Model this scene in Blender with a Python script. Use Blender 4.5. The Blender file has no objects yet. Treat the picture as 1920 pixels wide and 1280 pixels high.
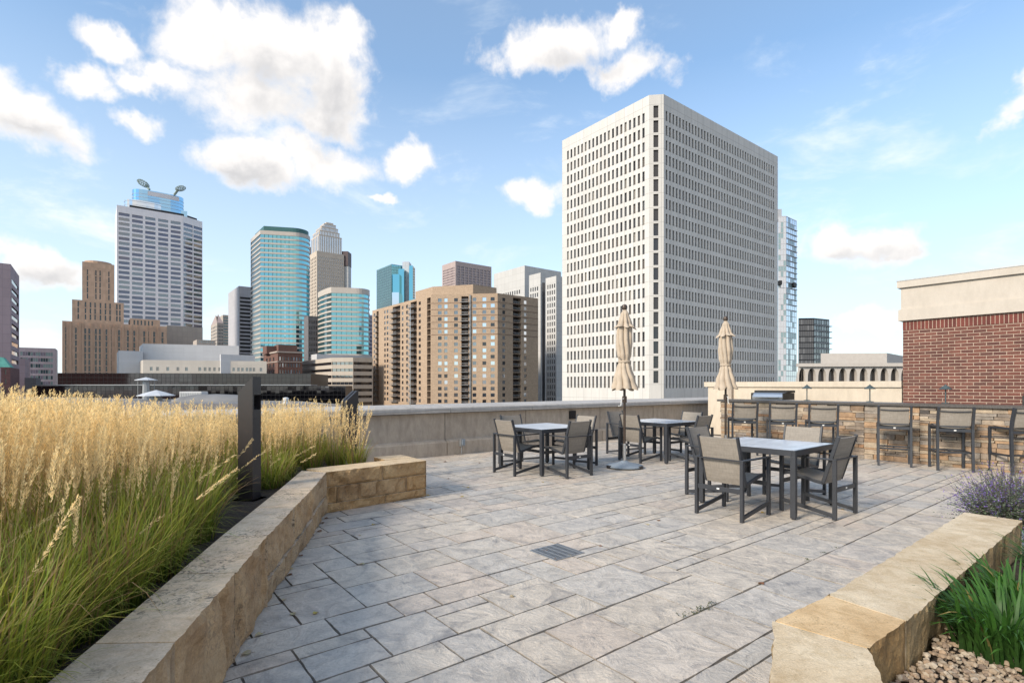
import bpy, bmesh, math, random
import numpy as np
from mathutils import Vector, noise
R = math.radians
PI = math.pi
random.seed(7)
rng = np.random.default_rng(11)
SC = bpy.context.scene
COL = SC.collection
CAMZ = 1.43
GZ = -26.0            # street level, metres below the terrace

# ------------------------------------------------------------------ camera, sky, sun, exposure
cam_d = bpy.data.cameras.new('camera')
cam = bpy.data.objects.new('camera', cam_d)
COL.objects.link(cam)
SC.camera = cam
cam.location = (0, 0, CAMZ)
cam.rotation_euler = (R(90), 0, 0)
cam_d.lens = 18.75
cam_d.sensor_width = 36
cam_d.shift_y = 0.0427
cam_d.clip_start = 0.05
cam_d.clip_end = 9000

SUN_AZ = 231.0        # clockwise from +Y
SUN_EL = 29.0
SUN_STRENGTH = 2.9
SKY_STRENGTH = 0.15
CL = 4.3                # cloud brightness before SKY_STRENGTH
SKY_TINT = (0.57, 0.88, 0.98)
VEIL = (0.82, 0.18)
VEIL_COL = (4.05, 4.3, 4.45)
SC.view_settings.view_transform = 'Standard'
SC.view_settings.look = 'None'
SC.view_settings.exposure = 0.78
SC.view_settings.gamma = 1.0
SC.render.engine = 'CYCLES'
SC.cycles.max_bounces = 6
SC.cycles.transparent_max_bounces = 12

sl = bpy.data.lights.new('sun', 'SUN')
sl.energy = SUN_STRENGTH
sl.angle = R(13)
sl.color = (1.0, 0.89, 0.745)
sun = bpy.data.objects.new('sun', sl)
COL.objects.link(sun)
sd = Vector((math.sin(R(SUN_AZ)) * math.cos(R(SUN_EL)), math.cos(R(SUN_AZ)) * math.cos(R(SUN_EL)), math.sin(R(SUN_EL))))
sun.rotation_euler = sd.to_track_quat('Z', 'Y').to_euler()
sun.location = (0, 0, 60)


def make_world():
    w = bpy.data.worlds.new('World')
    SC.world = w
    w.use_nodes = True
    nt = w.node_tree
    N = nt.nodes
    L = nt.links
    for n in list(N):
        N.remove(n)

    def m(op, a, b=None, c=None, clamp=False):
        n = N.new('ShaderNodeMath')
        n.operation = op
        n.use_clamp = clamp
        for i, v in enumerate((a, b, c)):
            if v is None:
                continue
            if isinstance(v, (int, float)):
                n.inputs[i].default_value = v
            else:
                L.new(v, n.inputs[i])
        return n.outputs[0]

    def mrange(v, a, b, c=0.0, d=1.0, smooth=True):
        n = N.new('ShaderNodeMapRange')
        n.interpolation_type = 'SMOOTHSTEP' if smooth else 'LINEAR'
        n.inputs['From Min'].default_value = a
        n.inputs['From Max'].default_value = b
        n.inputs['To Min'].default_value = c
        n.inputs['To Max'].default_value = d
        L.new(v, n.inputs['Value'])
        return n.outputs[0]
    tc = N.new('ShaderNodeTexCoord')
    sep = N.new('ShaderNodeSeparateXYZ')
    L.new(tc.outputs['Generated'], sep.inputs[0])
    az = m('ARCTAN2', sep.outputs[0], sep.outputs[1])
    el = m('ARCSINE', sep.outputs[2])
    cmb = N.new('ShaderNodeCombineXYZ')
    L.new(az, cmb.inputs[0])
    L.new(el, cmb.inputs[1])
    P0 = cmb.outputs[0]

    def noise3(scale, detail, rough, vec, dist=0.0):
        f = N.new('ShaderNodeTexNoise')
        f.inputs['Scale'].default_value = scale
        f.inputs['Detail'].default_value = detail
        f.inputs['Roughness'].default_value = rough
        f.inputs['Distortion'].default_value = dist
        L.new(vec, f.inputs['Vector'])
        return f.outputs[0]
    # warp the directions a little so that the cloud outlines billow
    blobs = [  # x, y, rx, ry   (directions of the clouds in the photographed sky)
        (400, 60, 130, 90), (520, 95, 150, 115), (600, 110, 120, 110), (640, 70, 70, 60),
        (630, 175, 85, 90), (500, 185, 170, 78), (600, 225, 100, 44),
        (330, 130, 90, 42), (212, 68, 72, 42), (160, 142, 88, 40), (280, 145, 66, 32),
        (30, 205, 185, 66), (-30, 150, 90, 60), (268, 226, 66, 30),
        (480, 310, 125, 46), (600, 296, 130, 48), (765, 298, 60, 44),
        (1050, 80, 140, 64), (1040, 112, 120, 46), (970, 112, 75, 50), (1165, 122, 90, 40), (1165, 52, 50, 30),
        (1000, 358, 72, 38), (1590, 452, 125, 52), (1670, 466, 75, 28), (1900, 196, 75, 38), (1925, 165, 60, 40),
        (40, 480, 75, 60), (90, 512, 80, 34), (715, 373, 44, 13), (1640, 610, 80, 26)]
    fbm = noise3(9.0, 7.0, 0.62, P0, 0.25)
    wn_ = N.new('ShaderNodeTexNoise')
    wn_.inputs['Scale'].default_value = 7.5
    wn_.inputs['Detail'].default_value = 5
    wn_.inputs['Roughness'].default_value = 0.6
    L.new(P0, wn_.inputs['Vector'])
    wsub = N.new('ShaderNodeVectorMath')
    wsub.operation = 'SUBTRACT'
    wsub.inputs[1].default_value = (0.5, 0.5, 0.5)
    L.new(wn_.outputs['Color'], wsub.inputs[0])
    wadd = N.new('ShaderNodeVectorMath')
    wadd.operation = 'MULTIPLY_ADD'
    wadd.inputs[1].default_value = (0.15, 0.11, 0.0)
    L.new(wsub.outputs[0], wadd.inputs[0])
    L.new(P0, wadd.inputs[2])
    P0w = wadd.outputs[0]

    RS = 0.95

    def field(bl, acc=None):
        cur = acc
        src = P0w
        for i, (x, y, rx, ry) in enumerate(bl):
            a_ = math.atan((x - 960) / 1000)
            ca = math.cos(a_)
            e_ = math.atan((722 - y) / 1000 * ca)
            ce = math.cos(e_)
            ra = rx / 1000 * ca * ca * RS
            re = ry / 1000 * ca * ce * ce * RS
            if i % 5 == 0 and cur is not None:     # chained, so that only a few values are alive at a time
                ch_ = N.new('ShaderNodeVectorMath')
                ch_.operation = 'MULTIPLY_ADD'
                L.new(cur, ch_.inputs[0])
                ch_.inputs[1].default_value = (1e-8, 1e-8, 0)
                L.new(P0w, ch_.inputs[2])
                src = ch_.outputs[0]
            mp_ = N.new('ShaderNodeMapping')
            mp_.inputs['Location'].default_value = (-a_ / ra, -e_ / re, 0)
            mp_.inputs['Scale'].default_value = (1 / ra, 1 / re, 0)
            L.new(src, mp_.inputs[0])
            gr = N.new('ShaderNodeVectorMath')
            gr.operation = 'LENGTH'
            L.new(mp_.outputs[0], gr.inputs[0])
            v = gr.outputs['Value']
            cur = v if cur is None else m('SMOOTH_MIN', cur, v, 0.25)
        return cur
    dist_ = field(blobs)
    cur = m('SUBTRACT', 1.0, dist_)
    # clouds in the rest of the sky (behind the viewpoint)
    back = m('MULTIPLY_ADD', sep.outputs[1], -6.0, -0.3, clamp=True)
    bd = m('MULTIPLY_ADD', noise3(2.6, 3, 0.5, tc.outputs['Generated']), 5.0, -1.45)
    bd = m('SUBTRACT', m('MULTIPLY', bd, back), 1.0)
    cur = m('MAXIMUM', cur, bd)
    dens = m('ADD', cur, m('MULTIPLY_ADD', fbm, 2.2, -1.06))
    alpha = mrange(dens, -0.10, 0.62)
    # thin wisps
    wv = N.new('ShaderNodeMapping')
    wv.inputs['Scale'].default_value = (1.0, 2.6, 1.0)
    wv.inputs['Rotation'].default_value = (0, 0, 0.12)
    L.new(P0, wv.inputs[0])
    wn = noise3(3.2, 6, 0.62, wv.outputs[0], 0.4)
    wisp = mrange(wn, 0.52, 0.80, 0.0, 0.55)
    # grey undersides, where the cloud is thick
    greys = [(620, 200, 110, 75), (560, 235, 150, 45), (500, 135, 90, 45), (450, 325, 150, 24), (40, 235, 150, 26), (1080, 128, 130, 34), (1600, 482, 130, 26), (70, 512, 90, 28)]
    gdist = field(greys, None)
    gsh = m('SUBTRACT', 1.35, gdist)
    off = N.new('ShaderNodeVectorMath')
    off.operation = 'ADD'
    off.inputs[1].default_value = (-0.018, 0.028, 0)
    L.new(P0, off.inputs[0])
    f2 = noise3(9.0, 4.0, 0.60, off.outputs[0], 0.25)
    rel = m('SUBTRACT', f2, fbm)
    shade = m('ADD', m('MULTIPLY', gsh, 0.72), m('MULTIPLY', rel, 2.6))
    shade = m('MULTIPLY', mrange(shade, -0.35, 1.35), mrange(dens, 0.0, 0.7))
    ccol = N.new('ShaderNodeMix')
    ccol.data_type = 'RGBA'
    ccol.inputs['A'].default_value = (CL * 1.02, CL * 0.985, CL * 0.955, 1)
    ccol.inputs['B'].default_value = (CL * 0.64, CL * 0.635, CL * 0.645, 1)
    L.new(shade, ccol.inputs['Factor'])
    sky = N.new('ShaderNodeTexSky')
    sky.sky_type = 'NISHITA'
    sky.sun_disc = False
    sky.sun_elevation = R(SUN_EL)
    sky.sun_rotation = R(SUN_AZ)
    sky.altitude = 250
    sky.air_density = 1.0
    sky.dust_density = 0.6
    sky.ozone_density = 2.5
    tint = N.new('ShaderNodeMix')
    tint.data_type = 'RGBA'
    tint.blend_type = 'MULTIPLY'
    tint.inputs['Factor'].default_value = 1.0
    L.new(sky.outputs[0], tint.inputs['A'])
    tint.inputs['B'].default_value = (SKY_TINT[0], SKY_TINT[1], SKY_TINT[2], 1)
    # thin pale veil, denser towards the horizon
    vb = mrange(sep.outputs[2], 0.0, 0.50, VEIL[0], VEIL[1], False)
    vf = m('ADD', vb, wisp, clamp=True)
    veil = N.new('ShaderNodeMix')
    veil.data_type = 'RGBA'
    L.new(vf, veil.inputs['Factor'])
    L.new(tint.outputs['Result'], veil.inputs['A'])
    veil.inputs['B'].default_value = (*VEIL_COL, 1)
    mix = N.new('ShaderNodeMix')
    mix.data_type = 'RGBA'
    L.new(alpha, mix.inputs['Factor'])
    L.new(veil.outputs['Result'], mix.inputs['A'])
    L.new(ccol.outputs['Result'], mix.inputs['B'])
    bg = N.new('ShaderNodeBackground')
    bg.inputs['Strength'].default_value = SKY_STRENGTH
    L.new(mix.outputs['Result'], bg.inputs['Color'])
    out = N.new('ShaderNodeOutputWorld')
    L.new(bg.outputs[0], out.inputs[0])
    w.cycles.sampling_method = 'MANUAL'
    w.cycles.sample_map_resolution = 512


make_world()

# ------------------------------------------------------------------ helpers
UX = Vector((0.788, 0.615))      # the two directions of the street grid and of the terrace
VX = Vector((-0.615, 0.788))


def UV(u, v, z=None):
    p = UX * u + VX * v
    return p if z is None else Vector((p.x, p.y, z))


def C(px, Y):
    return Vector(((px - 960) / 1000 * Y, Y))


def hit(P, d, px):
    k = (px - 960) / 1000
    t = (k * P.y - P.x) / (d[0] - k * d[1])
    return Vector((P.x + t * d[0], P.y + t * d[1]))


def Z(py, Y):
    return CAMZ - (py - 722) / 1000 * Y


class MB:
    def __init__(s):
        s.v, s.f, s.uv, s.col, s.mi = [], [], [], [], []

    def poly(s, pts, uv=None, col=None, mi=0):
        n = len(s.v)
        s.v += [tuple(p) for p in pts]
        s.f.append(tuple(range(n, n + len(pts))))
        s.uv.append(uv)
        s.col.append(col)
        s.mi.append(mi)

    def mesh(s, vs, fs, col=None, mi=0):
        n = len(s.v)
        s.v += [tuple(p) for p in vs]
        for f in fs:
            s.f.append(tuple(i + n for i in f))
            s.uv.append(None)
            s.col.append(col)
            s.mi.append(mi)

    def box(s, c, d, rz=0.0, col=None, mi=0, taper=1.0):
        cx, cy, cz = c
        hx, hy, hz = d[0] / 2, d[1] / 2, d[2] / 2
        co, si = math.cos(rz), math.sin(rz)
        vs = []
        for z, k in ((-hz, 1), (hz, taper)):
            for x, y in ((-hx, -hy), (hx, -hy), (hx, hy), (-hx, hy)):
                vs.append((cx + (x * co - y * si) * k, cy + (x * si + y * co) * k, cz + z))
        s.mesh(vs, [(3, 2, 1, 0), (4, 5, 6, 7), (0, 1, 5, 4), (1, 2, 6, 5), (2, 3, 7, 6), (3, 0, 4, 7)], col, mi)

    def bar(s, p, q, w, h, up=(0, 0, 1), col=None):
        p, q, up = Vector(p), Vector(q), Vector(up)
        d = (q - p).normalized()
        if abs(d.dot(up)) > 0.99:
            up = Vector((0, 1, 0))
        sx = d.cross(up).normalized()
        uu = sx.cross(d).normalized()
        vs = []
        for e in (p, q):
            for a, b in ((-1, -1), (1, -1), (1, 1), (-1, 1)):
                vs.append(e + sx * a * w / 2 + uu * b * h / 2)
        s.mesh(vs, [(3, 2, 1, 0), (4, 5, 6, 7), (0, 1, 5, 4), (1, 2, 6, 5), (2, 3, 7, 6), (3, 0, 4, 7)], col)

    def strip(s, pts, w, h, sx=(1, 0, 0)):
        """a bar swept through pts, width w along sx, thickness h"""
        sx = Vector(sx)
        pts = [Vector(p) for p in pts]
        vs, fs = [], []
        for i, p in enumerate(pts):
            d = (pts[min(i + 1, len(pts) - 1)] - pts[max(i - 1, 0)]).normalized()
            n = sx.cross(d).normalized()
            for a, b in ((-1, -1), (1, -1), (1, 1), (-1, 1)):
                vs.append(p + sx * a * w / 2 + n * b * h / 2)
        for i in range(len(pts) - 1):
            o = i * 4
            for k in range(4):
                fs.append((o + k, o + (k + 1) % 4, o + 4 + (k + 1) % 4, o + 4 + k))
        fs.append((3, 2, 1, 0))
        o = (len(pts) - 1) * 4
        fs.append((o, o + 1, o + 2, o + 3))
        s.mesh(vs, fs)

    def tube(s, pts, r, n=8, col=None):
        pts = [Vector(p) for p in pts]
        rs = r if isinstance(r, (list, tuple)) else [r] * len(pts)
        vs, fs = [], []
        for i, p in enumerate(pts):
            d = (pts[min(i + 1, len(pts) - 1)] - pts[max(i - 1, 0)]).normalized()
            a = d.cross(Vector((0, 0, 1)))
            if a.length < 1e-3:
                a = Vector((1, 0, 0))
            a.normalize()
            b = d.cross(a).normalized()
            for k in range(n):
                t = 2 * PI * k / n
                vs.append(p + (a * math.cos(t) + b * math.sin(t)) * rs[i])
        for i in range(len(pts) - 1):
            for k in range(n):
                fs.append((i * n + k, i * n + (k + 1) % n, (i + 1) * n + (k + 1) % n, (i + 1) * n + k))
        fs.append(tuple(reversed(range(n))))
        fs.append(tuple((len(pts) - 1) * n + k for k in range(n)))
        s.mesh(vs, fs, col)

    def lathe(s, prof, n=24, c=(0, 0, 0), sx=1.0, sy=1.0):
        vs, fs = [], []
        for r, z in prof:
            for k in range(n):
                t = 2 * PI * k / n
                vs.append((c[0] + r * sx * math.cos(t), c[1] + r * sy * math.sin(t), c[2] + z))
        for i in range(len(prof) - 1):
            for k in range(n):
                fs.append((i * n + k, i * n + (k + 1) % n, (i + 1) * n + (k + 1) % n, (i + 1) * n + k))
        fs.append(tuple(reversed(range(n))))
        fs.append(tuple((len(prof) - 1) * n + k for k in range(n)))
        s.mesh(vs, fs)

    def prism(s, pts, z0, z1, top=True, bot=False, col=None):
        n = len(pts)
        acc = 0.0
        for i in range(n):
            a, b = pts[i], pts[(i + 1) % n]
            l = (Vector(b[:2]) - Vector(a[:2])).length
            s.poly([(a[0], a[1], z0), (b[0], b[1], z0), (b[0], b[1], z1), (a[0], a[1], z1)],
                   [(acc, z0), (acc + l, z0), (acc + l, z1), (acc, z1)], col)
            acc += l
        if top:
            s.poly([(p[0], p[1], z1) for p in pts], [(p[0], p[1]) for p in pts], col)
        if bot:
            s.poly([(p[0], p[1], z0) for p in reversed(pts)], [(p[0], p[1]) for p in reversed(pts)], col)

    def build(s, name, mat, parent=None, smooth=False, bevel=0.0, off=None, angle=40, merge=None, kind=None):
        me = bpy.data.meshes.new(name)
        vs = s.v
        if off is not None:
            vs = [(a - off[0], b - off[1], c - off[2]) for a, b, c in vs]
        me.from_pydata(vs, [], s.f)
        if any(u is not None for u in s.uv):
            ul = me.uv_layers.new(name='UVMap')
            k = 0
            for f, u in zip(s.f, s.uv):
                for j in range(len(f)):
                    ul.data[k].uv = u[j] if u is not None else (0, 0)
                    k += 1
        if any(c is not None for c in s.col):
            ca = me.color_attributes.new('Col', 'FLOAT_COLOR', 'CORNER')
            k = 0
            for f, c in zip(s.f, s.col):
                cc = c if c is not None else (1, 1, 1)
                for j in range(len(f)):
                    ca.data[k].color = (cc[0], cc[1], cc[2], 1)
                    k += 1
        mats = mat if isinstance(mat, (list, tuple)) else [mat]
        for m_ in mats:
            me.materials.append(m_)
        if len(mats) > 1:
            for p, i in zip(me.polygons, s.mi):
                p.material_index = i
        if smooth or merge:
            bm = bmesh.new()
            bm.from_mesh(me)
            bmesh.ops.remove_doubles(bm, verts=bm.verts, dist=1e-4)
            bmesh.ops.recalc_face_normals(bm, faces=bm.faces)
            bm.to_mesh(me)
            bm.free()
        if smooth:
            for p in me.polygons:
                p.use_smooth = True
            me.set_sharp_from_angle(angle=R(angle))
        me.update()
        o = bpy.data.objects.new(name, me)
        COL.objects.link(o)
        if parent is not None:
            o.parent = parent
        if bevel:
            b = o.modifiers.new('bevel', 'BEVEL')
            b.width = bevel
            b.segments = 2
            b.limit_method = 'ANGLE'
        if kind:
            o['kind'] = kind
        return o


def tag(o, label=None, cat=None, group=None, kind=None):
    if label:
        o['label'] = label
    if cat:
        o['category'] = cat
    if group:
        o['group'] = group
    if kind:
        o['kind'] = kind
    return o


def thing(name, label, cat, loc=(0, 0, 0), rz=0.0, group=None):
    o = bpy.data.objects.new(name, None)
    COL.objects.link(o)
    o.location = loc
    o.rotation_euler = (0, 0, rz)
    o.empty_display_size = 0.2
    return tag(o, label, cat, group)


def dup(root, loc, rz, label=None, group=None):
    r = root.copy()
    COL.objects.link(r)
    r.location = loc
    r.rotation_euler = (0, 0, rz)
    if label:
        r['label'] = label
    if group:
        r['group'] = group
    for ch in list(root.children):
        c_ = ch.copy()
        COL.objects.link(c_)
        c_.parent = r
        for gch in list(ch.children):
            d = gch.copy()
            COL.objects.link(d)
            d.parent = c_
    return r


# ------------------------------------------------------------------ materials
def newmat(name):
    m = bpy.data.materials.new(name)
    m.use_nodes = True
    nt = m.node_tree
    return m, nt, nt.nodes['Principled BSDF']


def mathn(nt, op, a, b=None, clamp=False):
    n = nt.nodes.new('ShaderNodeMath')
    n.operation = op
    n.use_clamp = clamp
    for i, v in enumerate((a, b)):
        if v is None:
            continue
        if isinstance(v, (int, float)):
            n.inputs[i].default_value = v
        else:
            nt.links.new(v, n.inputs[i])
    return n.outputs[0]


def mixn(nt, f, a, b, blend='MIX'):
    n = nt.nodes.new('ShaderNodeMix')
    n.data_type = 'RGBA'
    n.blend_type = blend
    for key, v in (('Factor', f), ('A', a), ('B', b)):
        if isinstance(v, (int, float)):
            n.inputs[key].default_value = v
        elif isinstance(v, (tuple, list)):
            n.inputs[key].default_value = (v[0], v[1], v[2], 1)
        else:
            nt.links.new(v, n.inputs[key])
    return n.outputs['Result']


def noisen(nt, scale, detail=5, rough=0.55, vec=None, stretch=None, dist=0.0):
    n = nt.nodes.new('ShaderNodeTexNoise')
    n.inputs['Scale'].default_value = scale
    n.inputs['Detail'].default_value = detail
    n.inputs['Roughness'].default_value = rough
    n.inputs['Distortion'].default_value = dist
    if vec is None:
        tc = nt.nodes.new('ShaderNodeTexCoord')
        vec = tc.outputs['Object']
    if stretch:
        mp = nt.nodes.new('ShaderNodeMapping')
        mp.inputs['Scale'].default_value = stretch
        nt.links.new(vec, mp.inputs[0])
        vec = mp.outputs[0]
    nt.links.new(vec, n.inputs['Vector'])
    return n.outputs[0]


def rampn(nt, v, stops):
    n = nt.nodes.new('ShaderNodeValToRGB')
    cr = n.color_ramp
    while len(cr.elements) < len(stops):
        cr.elements.new(0.5)
    for e, (p, c) in zip(cr.elements, stops):
        e.position = p
        e.color = (c[0], c[1], c[2], 1) if isinstance(c, (tuple, list)) else (c, c, c, 1)
    nt.links.new(v, n.inputs[0])
    return n.outputs[0]


def bumpn(nt, h, strength=0.3, dist=0.01, normal=None):
    n = nt.nodes.new('ShaderNodeBump')
    n.inputs['Strength'].default_value = strength
    n.inputs['Distance'].default_value = dist
    nt.links.new(h, n.inputs['Height'])
    if normal is not None:
        nt.links.new(normal, n.inputs['Normal'])
    return n.outputs[0]


def M(name, col, rough=0.75, metal=0.0, var=0.12, scale=4.0, bump=0.0, bscale=60.0, bdist=0.005, ior=1.5, stretch=None, col2=None, use_col=False):
    m, nt, b = newmat(name)
    f = noisen(nt, scale, 6, 0.6, stretch=stretch)
    f = rampn(nt, f, [(0.3, 0.0), (0.7, 1.0)])
    lo = tuple(c * (1 - var) for c in col) if col2 is None else col
    hi = tuple(min(1, c * (1 + var)) for c in col) if col2 is None else col2
    c = mixn(nt, f, lo, hi)
    if use_col:
        a = nt.nodes.new('ShaderNodeAttribute')
        a.attribute_name = 'Col'
        c = mixn(nt, 1.0, c, a.outputs['Color'], 'MULTIPLY')
    nt.links.new(c, b.inputs['Base Color'])
    b.inputs['Roughness'].default_value = rough
    b.inputs['Metallic'].default_value = metal
    b.inputs['IOR'].default_value = ior
    if bump:
        nt.links.new(bumpn(nt, noisen(nt, bscale, 4), bump, bdist), b.inputs['Normal'])
    return m


def glass(name, col=(0.02, 0.024, 0.03), ior=2.4, rough=0.06, metal=0.0, wav=0.0, blinds=None):
    m, nt, b = newmat(name)
    b.inputs['Base Color'].default_value = (*col, 1)
    b.inputs['Roughness'].default_value = rough
    b.inputs['IOR'].default_value = ior
    b.inputs['Metallic'].default_value = metal
    if wav:
        nt.links.new(bumpn(nt, noisen(nt, 0.35, 2), wav, 1.0), b.inputs['Normal'])
    return m


def panelmat(name, col, pw=1.5, ph=3.9, joint=0.05, jdark=0.75, var=0.05, rough=0.8, zoff=0.0, streak=0.08, offset=0.0):
    """precast or stone panels with fine joints, laid out in metres on the wall (UV)"""
    m, nt, b = newmat(name)
    tc = nt.nodes.new('ShaderNodeTexCoord')
    br = nt.nodes.new('ShaderNodeTexBrick')
    br.offset = offset
    br.inputs['Scale'].default_value = 1.0
    br.inputs['Brick Width'].default_value = pw
    br.inputs['Row Height'].default_value = ph
    br.inputs['Mortar Size'].default_value = joint
    br.inputs['Mortar Smooth'].default_value = 0.2
    br.inputs['Color1'].default_value = (*[c * (1 - var) for c in col], 1)
    br.inputs['Color2'].default_value = (*[min(1, c * (1 + var)) for c in col], 1)
    br.inputs['Mortar'].default_value = (*[c * jdark for c in col], 1)
    mp = nt.nodes.new('ShaderNodeMapping')
    mp.inputs['Location'].default_value = (0, zoff, 0)
    nt.links.new(tc.outputs['UV'], mp.inputs[0])
    nt.links.new(mp.outputs[0], br.inputs['Vector'])
    st = rampn(nt, noisen(nt, 0.6, 6, 0.65, stretch=(1, 1, 0.15)), [(0.3, 1 - streak), (0.7, 1.0)])
    c = mixn(nt, 1.0, br.outputs['Color'], st, 'MULTIPLY')
    nt.links.new(c, b.inputs['Base Color'])
    b.inputs['Roughness'].default_value = rough
    return m


def brickmat(name, c1, c2, mortar, bw=0.203, rh=0.0677, ms=0.006, rot=False, bump=0.4):
    m, nt, b = newmat(name)
    tc = nt.nodes.new('ShaderNodeTexCoord')
    vec = tc.outputs['UV']
    if rot:
        mp = nt.nodes.new('ShaderNodeMapping')
        mp.inputs['Rotation'].default_value = (0, 0, R(90))
        nt.links.new(vec, mp.inputs[0])
        vec = mp.outputs[0]
    br = nt.nodes.new('ShaderNodeTexBrick')
    br.offset = 0.0 if rot else 0.5
    br.inputs['Scale'].default_value = 1.0
    br.inputs['Brick Width'].default_value = bw
    br.inputs['Row Height'].default_value = rh
    br.inputs['Mortar Size'].default_value = ms
    br.inputs['Mortar Smooth'].default_value = 0.15
    br.inputs['Bias'].default_value = -0.1
    br.inputs['Color1'].default_value = (*c1, 1)
    br.inputs['Color2'].default_value = (*c2, 1)
    br.inputs['Mortar'].default_value = (*mortar, 1)
    nt.links.new(vec, br.inputs['Vector'])
    n1 = rampn(nt, noisen(nt, 2.2, 6, 0.65), [(0.3, 0.78), (0.7, 1.12)])
    c = mixn(nt, 1.0, br.outputs['Color'], n1, 'MULTIPLY')
    n2 = rampn(nt, noisen(nt, 45, 3, 0.6), [(0.3, 0.8), (0.7, 1.15)])
    c = mixn(nt, 1.0, c, n2, 'MULTIPLY')
    nt.links.new(c, b.inputs['Base Color'])
    b.inputs['Roughness'].default_value = 0.85
    inv = mathn(nt, 'SUBTRACT', 1.0, br.outputs['Fac'])
    nt.links.new(bumpn(nt, inv, bump, 0.012), b.inputs['Normal'])
    return m


# stone for the planter copings: pale, pitted, a few dark lichen patches
def limestone(name, base, warm, dark_amt=0.5, rough_face=False, tint=True):
    m, nt, b = newmat(name)
    n1 = noisen(nt, 3.5, 8, 0.65, dist=0.4)
    c = mixn(nt, rampn(nt, n1, [(0.35, 0.0), (0.65, 1.0)]), base, warm)
    n2 = noisen(nt, 26, 8, 0.75, dist=1.2)
    patch = noisen(nt, 2.3, 3, 0.5)
    spots = mathn(nt, 'MULTIPLY', rampn(nt, n2, [(0.50, 0.0), (0.60, 1.0)]), rampn(nt, patch, [(0.42, 0.0), (0.62, 1.0)]))
    spots = mathn(nt, 'MULTIPLY', spots, dark_amt)
    c = mixn(nt, spots, c, (0.10, 0.088, 0.075))
    n6 = noisen(nt, 11, 7, 0.7, dist=0.8)
    c = mixn(nt, 1.0, c, rampn(nt, n6, [(0.32, (0.80, 0.76, 0.68)), (0.55, (1.0, 1.0, 1.0)), (0.72, (1.08, 1.04, 0.98))]), 'MULTIPLY')
    vo = nt.nodes.new('ShaderNodeTexVoronoi')
    vo.inputs['Scale'].default_value = 55
    tcv = nt.nodes.new('ShaderNodeTexCoord')
    nt.links.new(tcv.outputs['Object'], vo.inputs['Vector'])
    pit = mathn(nt, 'MULTIPLY', rampn(nt, vo.outputs['Distance'], [(0.10, 1.0), (0.22, 0.0)]), rampn(nt, noisen(nt, 6, 3), [(0.50, 0.0), (0.62, 1.0)]))
    c = mixn(nt, mathn(nt, 'MULTIPLY', pit, 0.65), c, (0.20, 0.14, 0.08))
    n4 = noisen(nt, 120, 5, 0.7)
    c = mixn(nt, 1.0, c, rampn(nt, n4, [(0.3, 0.80), (0.7, 1.12)]), 'MULTIPLY')
    if tint:
        a = nt.nodes.new('ShaderNodeAttribute')
        a.attribute_name = 'Col'
        c = mixn(nt, 1.0, c, a.outputs['Color'], 'MULTIPLY')
    nt.links.new(c, b.inputs['Base Color'])
    b.inputs['Roughness'].default_value = 0.9
    h = mathn(nt, 'ADD', mathn(nt, 'MULTIPLY', n2, 0.7), mathn(nt, 'MULTIPLY', n4, 0.35))
    if rough_face:
        n5 = noisen(nt, 14, 6, 0.6, stretch=(1, 1, 1.6), dist=0.6)
        h = mathn(nt, 'ADD', h, mathn(nt, 'MULTIPLY', n5, 1.6))
    nt.links.new(bumpn(nt, h, 0.9 if rough_face else 0.55, 0.012), b.inputs['Normal'])
    return m


MT = {}
MT['frame'] = M('charcoal_powder_coat', (0.030, 0.033, 0.040), 0.45, var=0.12, scale=14, bump=0.05, bscale=400, bdist=0.0005)
MT['graphite'] = M('graphite_metal', (0.020, 0.018, 0.021), 0.42, var=0.1, scale=10)


def slingmat():
    m, nt, b = newmat('woven_sling_fabric')
    tc = nt.nodes.new('ShaderNodeTexCoord')
    w1 = nt.nodes.new('ShaderNodeTexWave')
    w1.bands_direction = 'X'
    w1.inputs['Scale'].default_value = 95
    w2 = nt.nodes.new('ShaderNodeTexWave')
    w2.bands_direction = 'Z'
    w2.inputs['Scale'].default_value = 95
    nt.links.new(tc.outputs['Object'], w1.inputs[0])
    nt.links.new(tc.outputs['Object'], w2.inputs[0])
    h = mathn(nt, 'ADD', w1.outputs['Fac'], w2.outputs['Fac'])
    streaks = noisen(nt, 60, 4, 0.7, stretch=(1, 1, 0.08))
    streak2 = noisen(nt, 60, 4, 0.7, stretch=(0.06, 1, 1))
    f = mathn(nt, 'MULTIPLY', mathn(nt, 'ADD', streaks, streak2), 0.5)
    c = mixn(nt, rampn(nt, f, [(0.35, 0.0), (0.65, 1.0)]), (0.19, 0.168, 0.142), (0.28, 0.25, 0.215))
    nt.links.new(c, b.inputs['Base Color'])
    b.inputs['Roughness'].default_value = 0.72
    nt.links.new(bumpn(nt, h, 0.12, 0.0008), b.inputs['Normal'])
    return m


MT['sling'] = slingmat()
MT['tabletop'] = M('pale_stone_tabletop', (0.56, 0.60, 0.66), 0.25, var=0.18, scale=3.5, stretch=(1, 3, 1))
MT['canvas'] = M('sand_umbrella_canvas', (0.43, 0.355, 0.275), 0.9, var=0.08, scale=9, bump=0.25, bscale=22, bdist=0.01)
MT['bronze'] = M('bronze_pole', (0.06, 0.042, 0.032), 0.4, metal=0.3, var=0.2, scale=20)
MT['steel'] = M('brushed_steel', (0.55, 0.56, 0.57), 0.28, metal=0.9, var=0.06, scale=8, stretch=(1, 1, 20))
MT['galv'] = M('galvanised_metal', (0.32, 0.33, 0.34), 0.5, metal=0.6, var=0.15, scale=25)
MT['basegrey'] = M('grey_plastic_base', (0.23, 0.27, 0.31), 0.5, var=0.12, scale=8)
MT['tagwhite'] = M('white_tag', (0.7, 0.7, 0.68), 0.5, var=0.05)
MT['black'] = M('matt_black', (0.012, 0.012, 0.013), 0.6, var=0.1)
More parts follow.
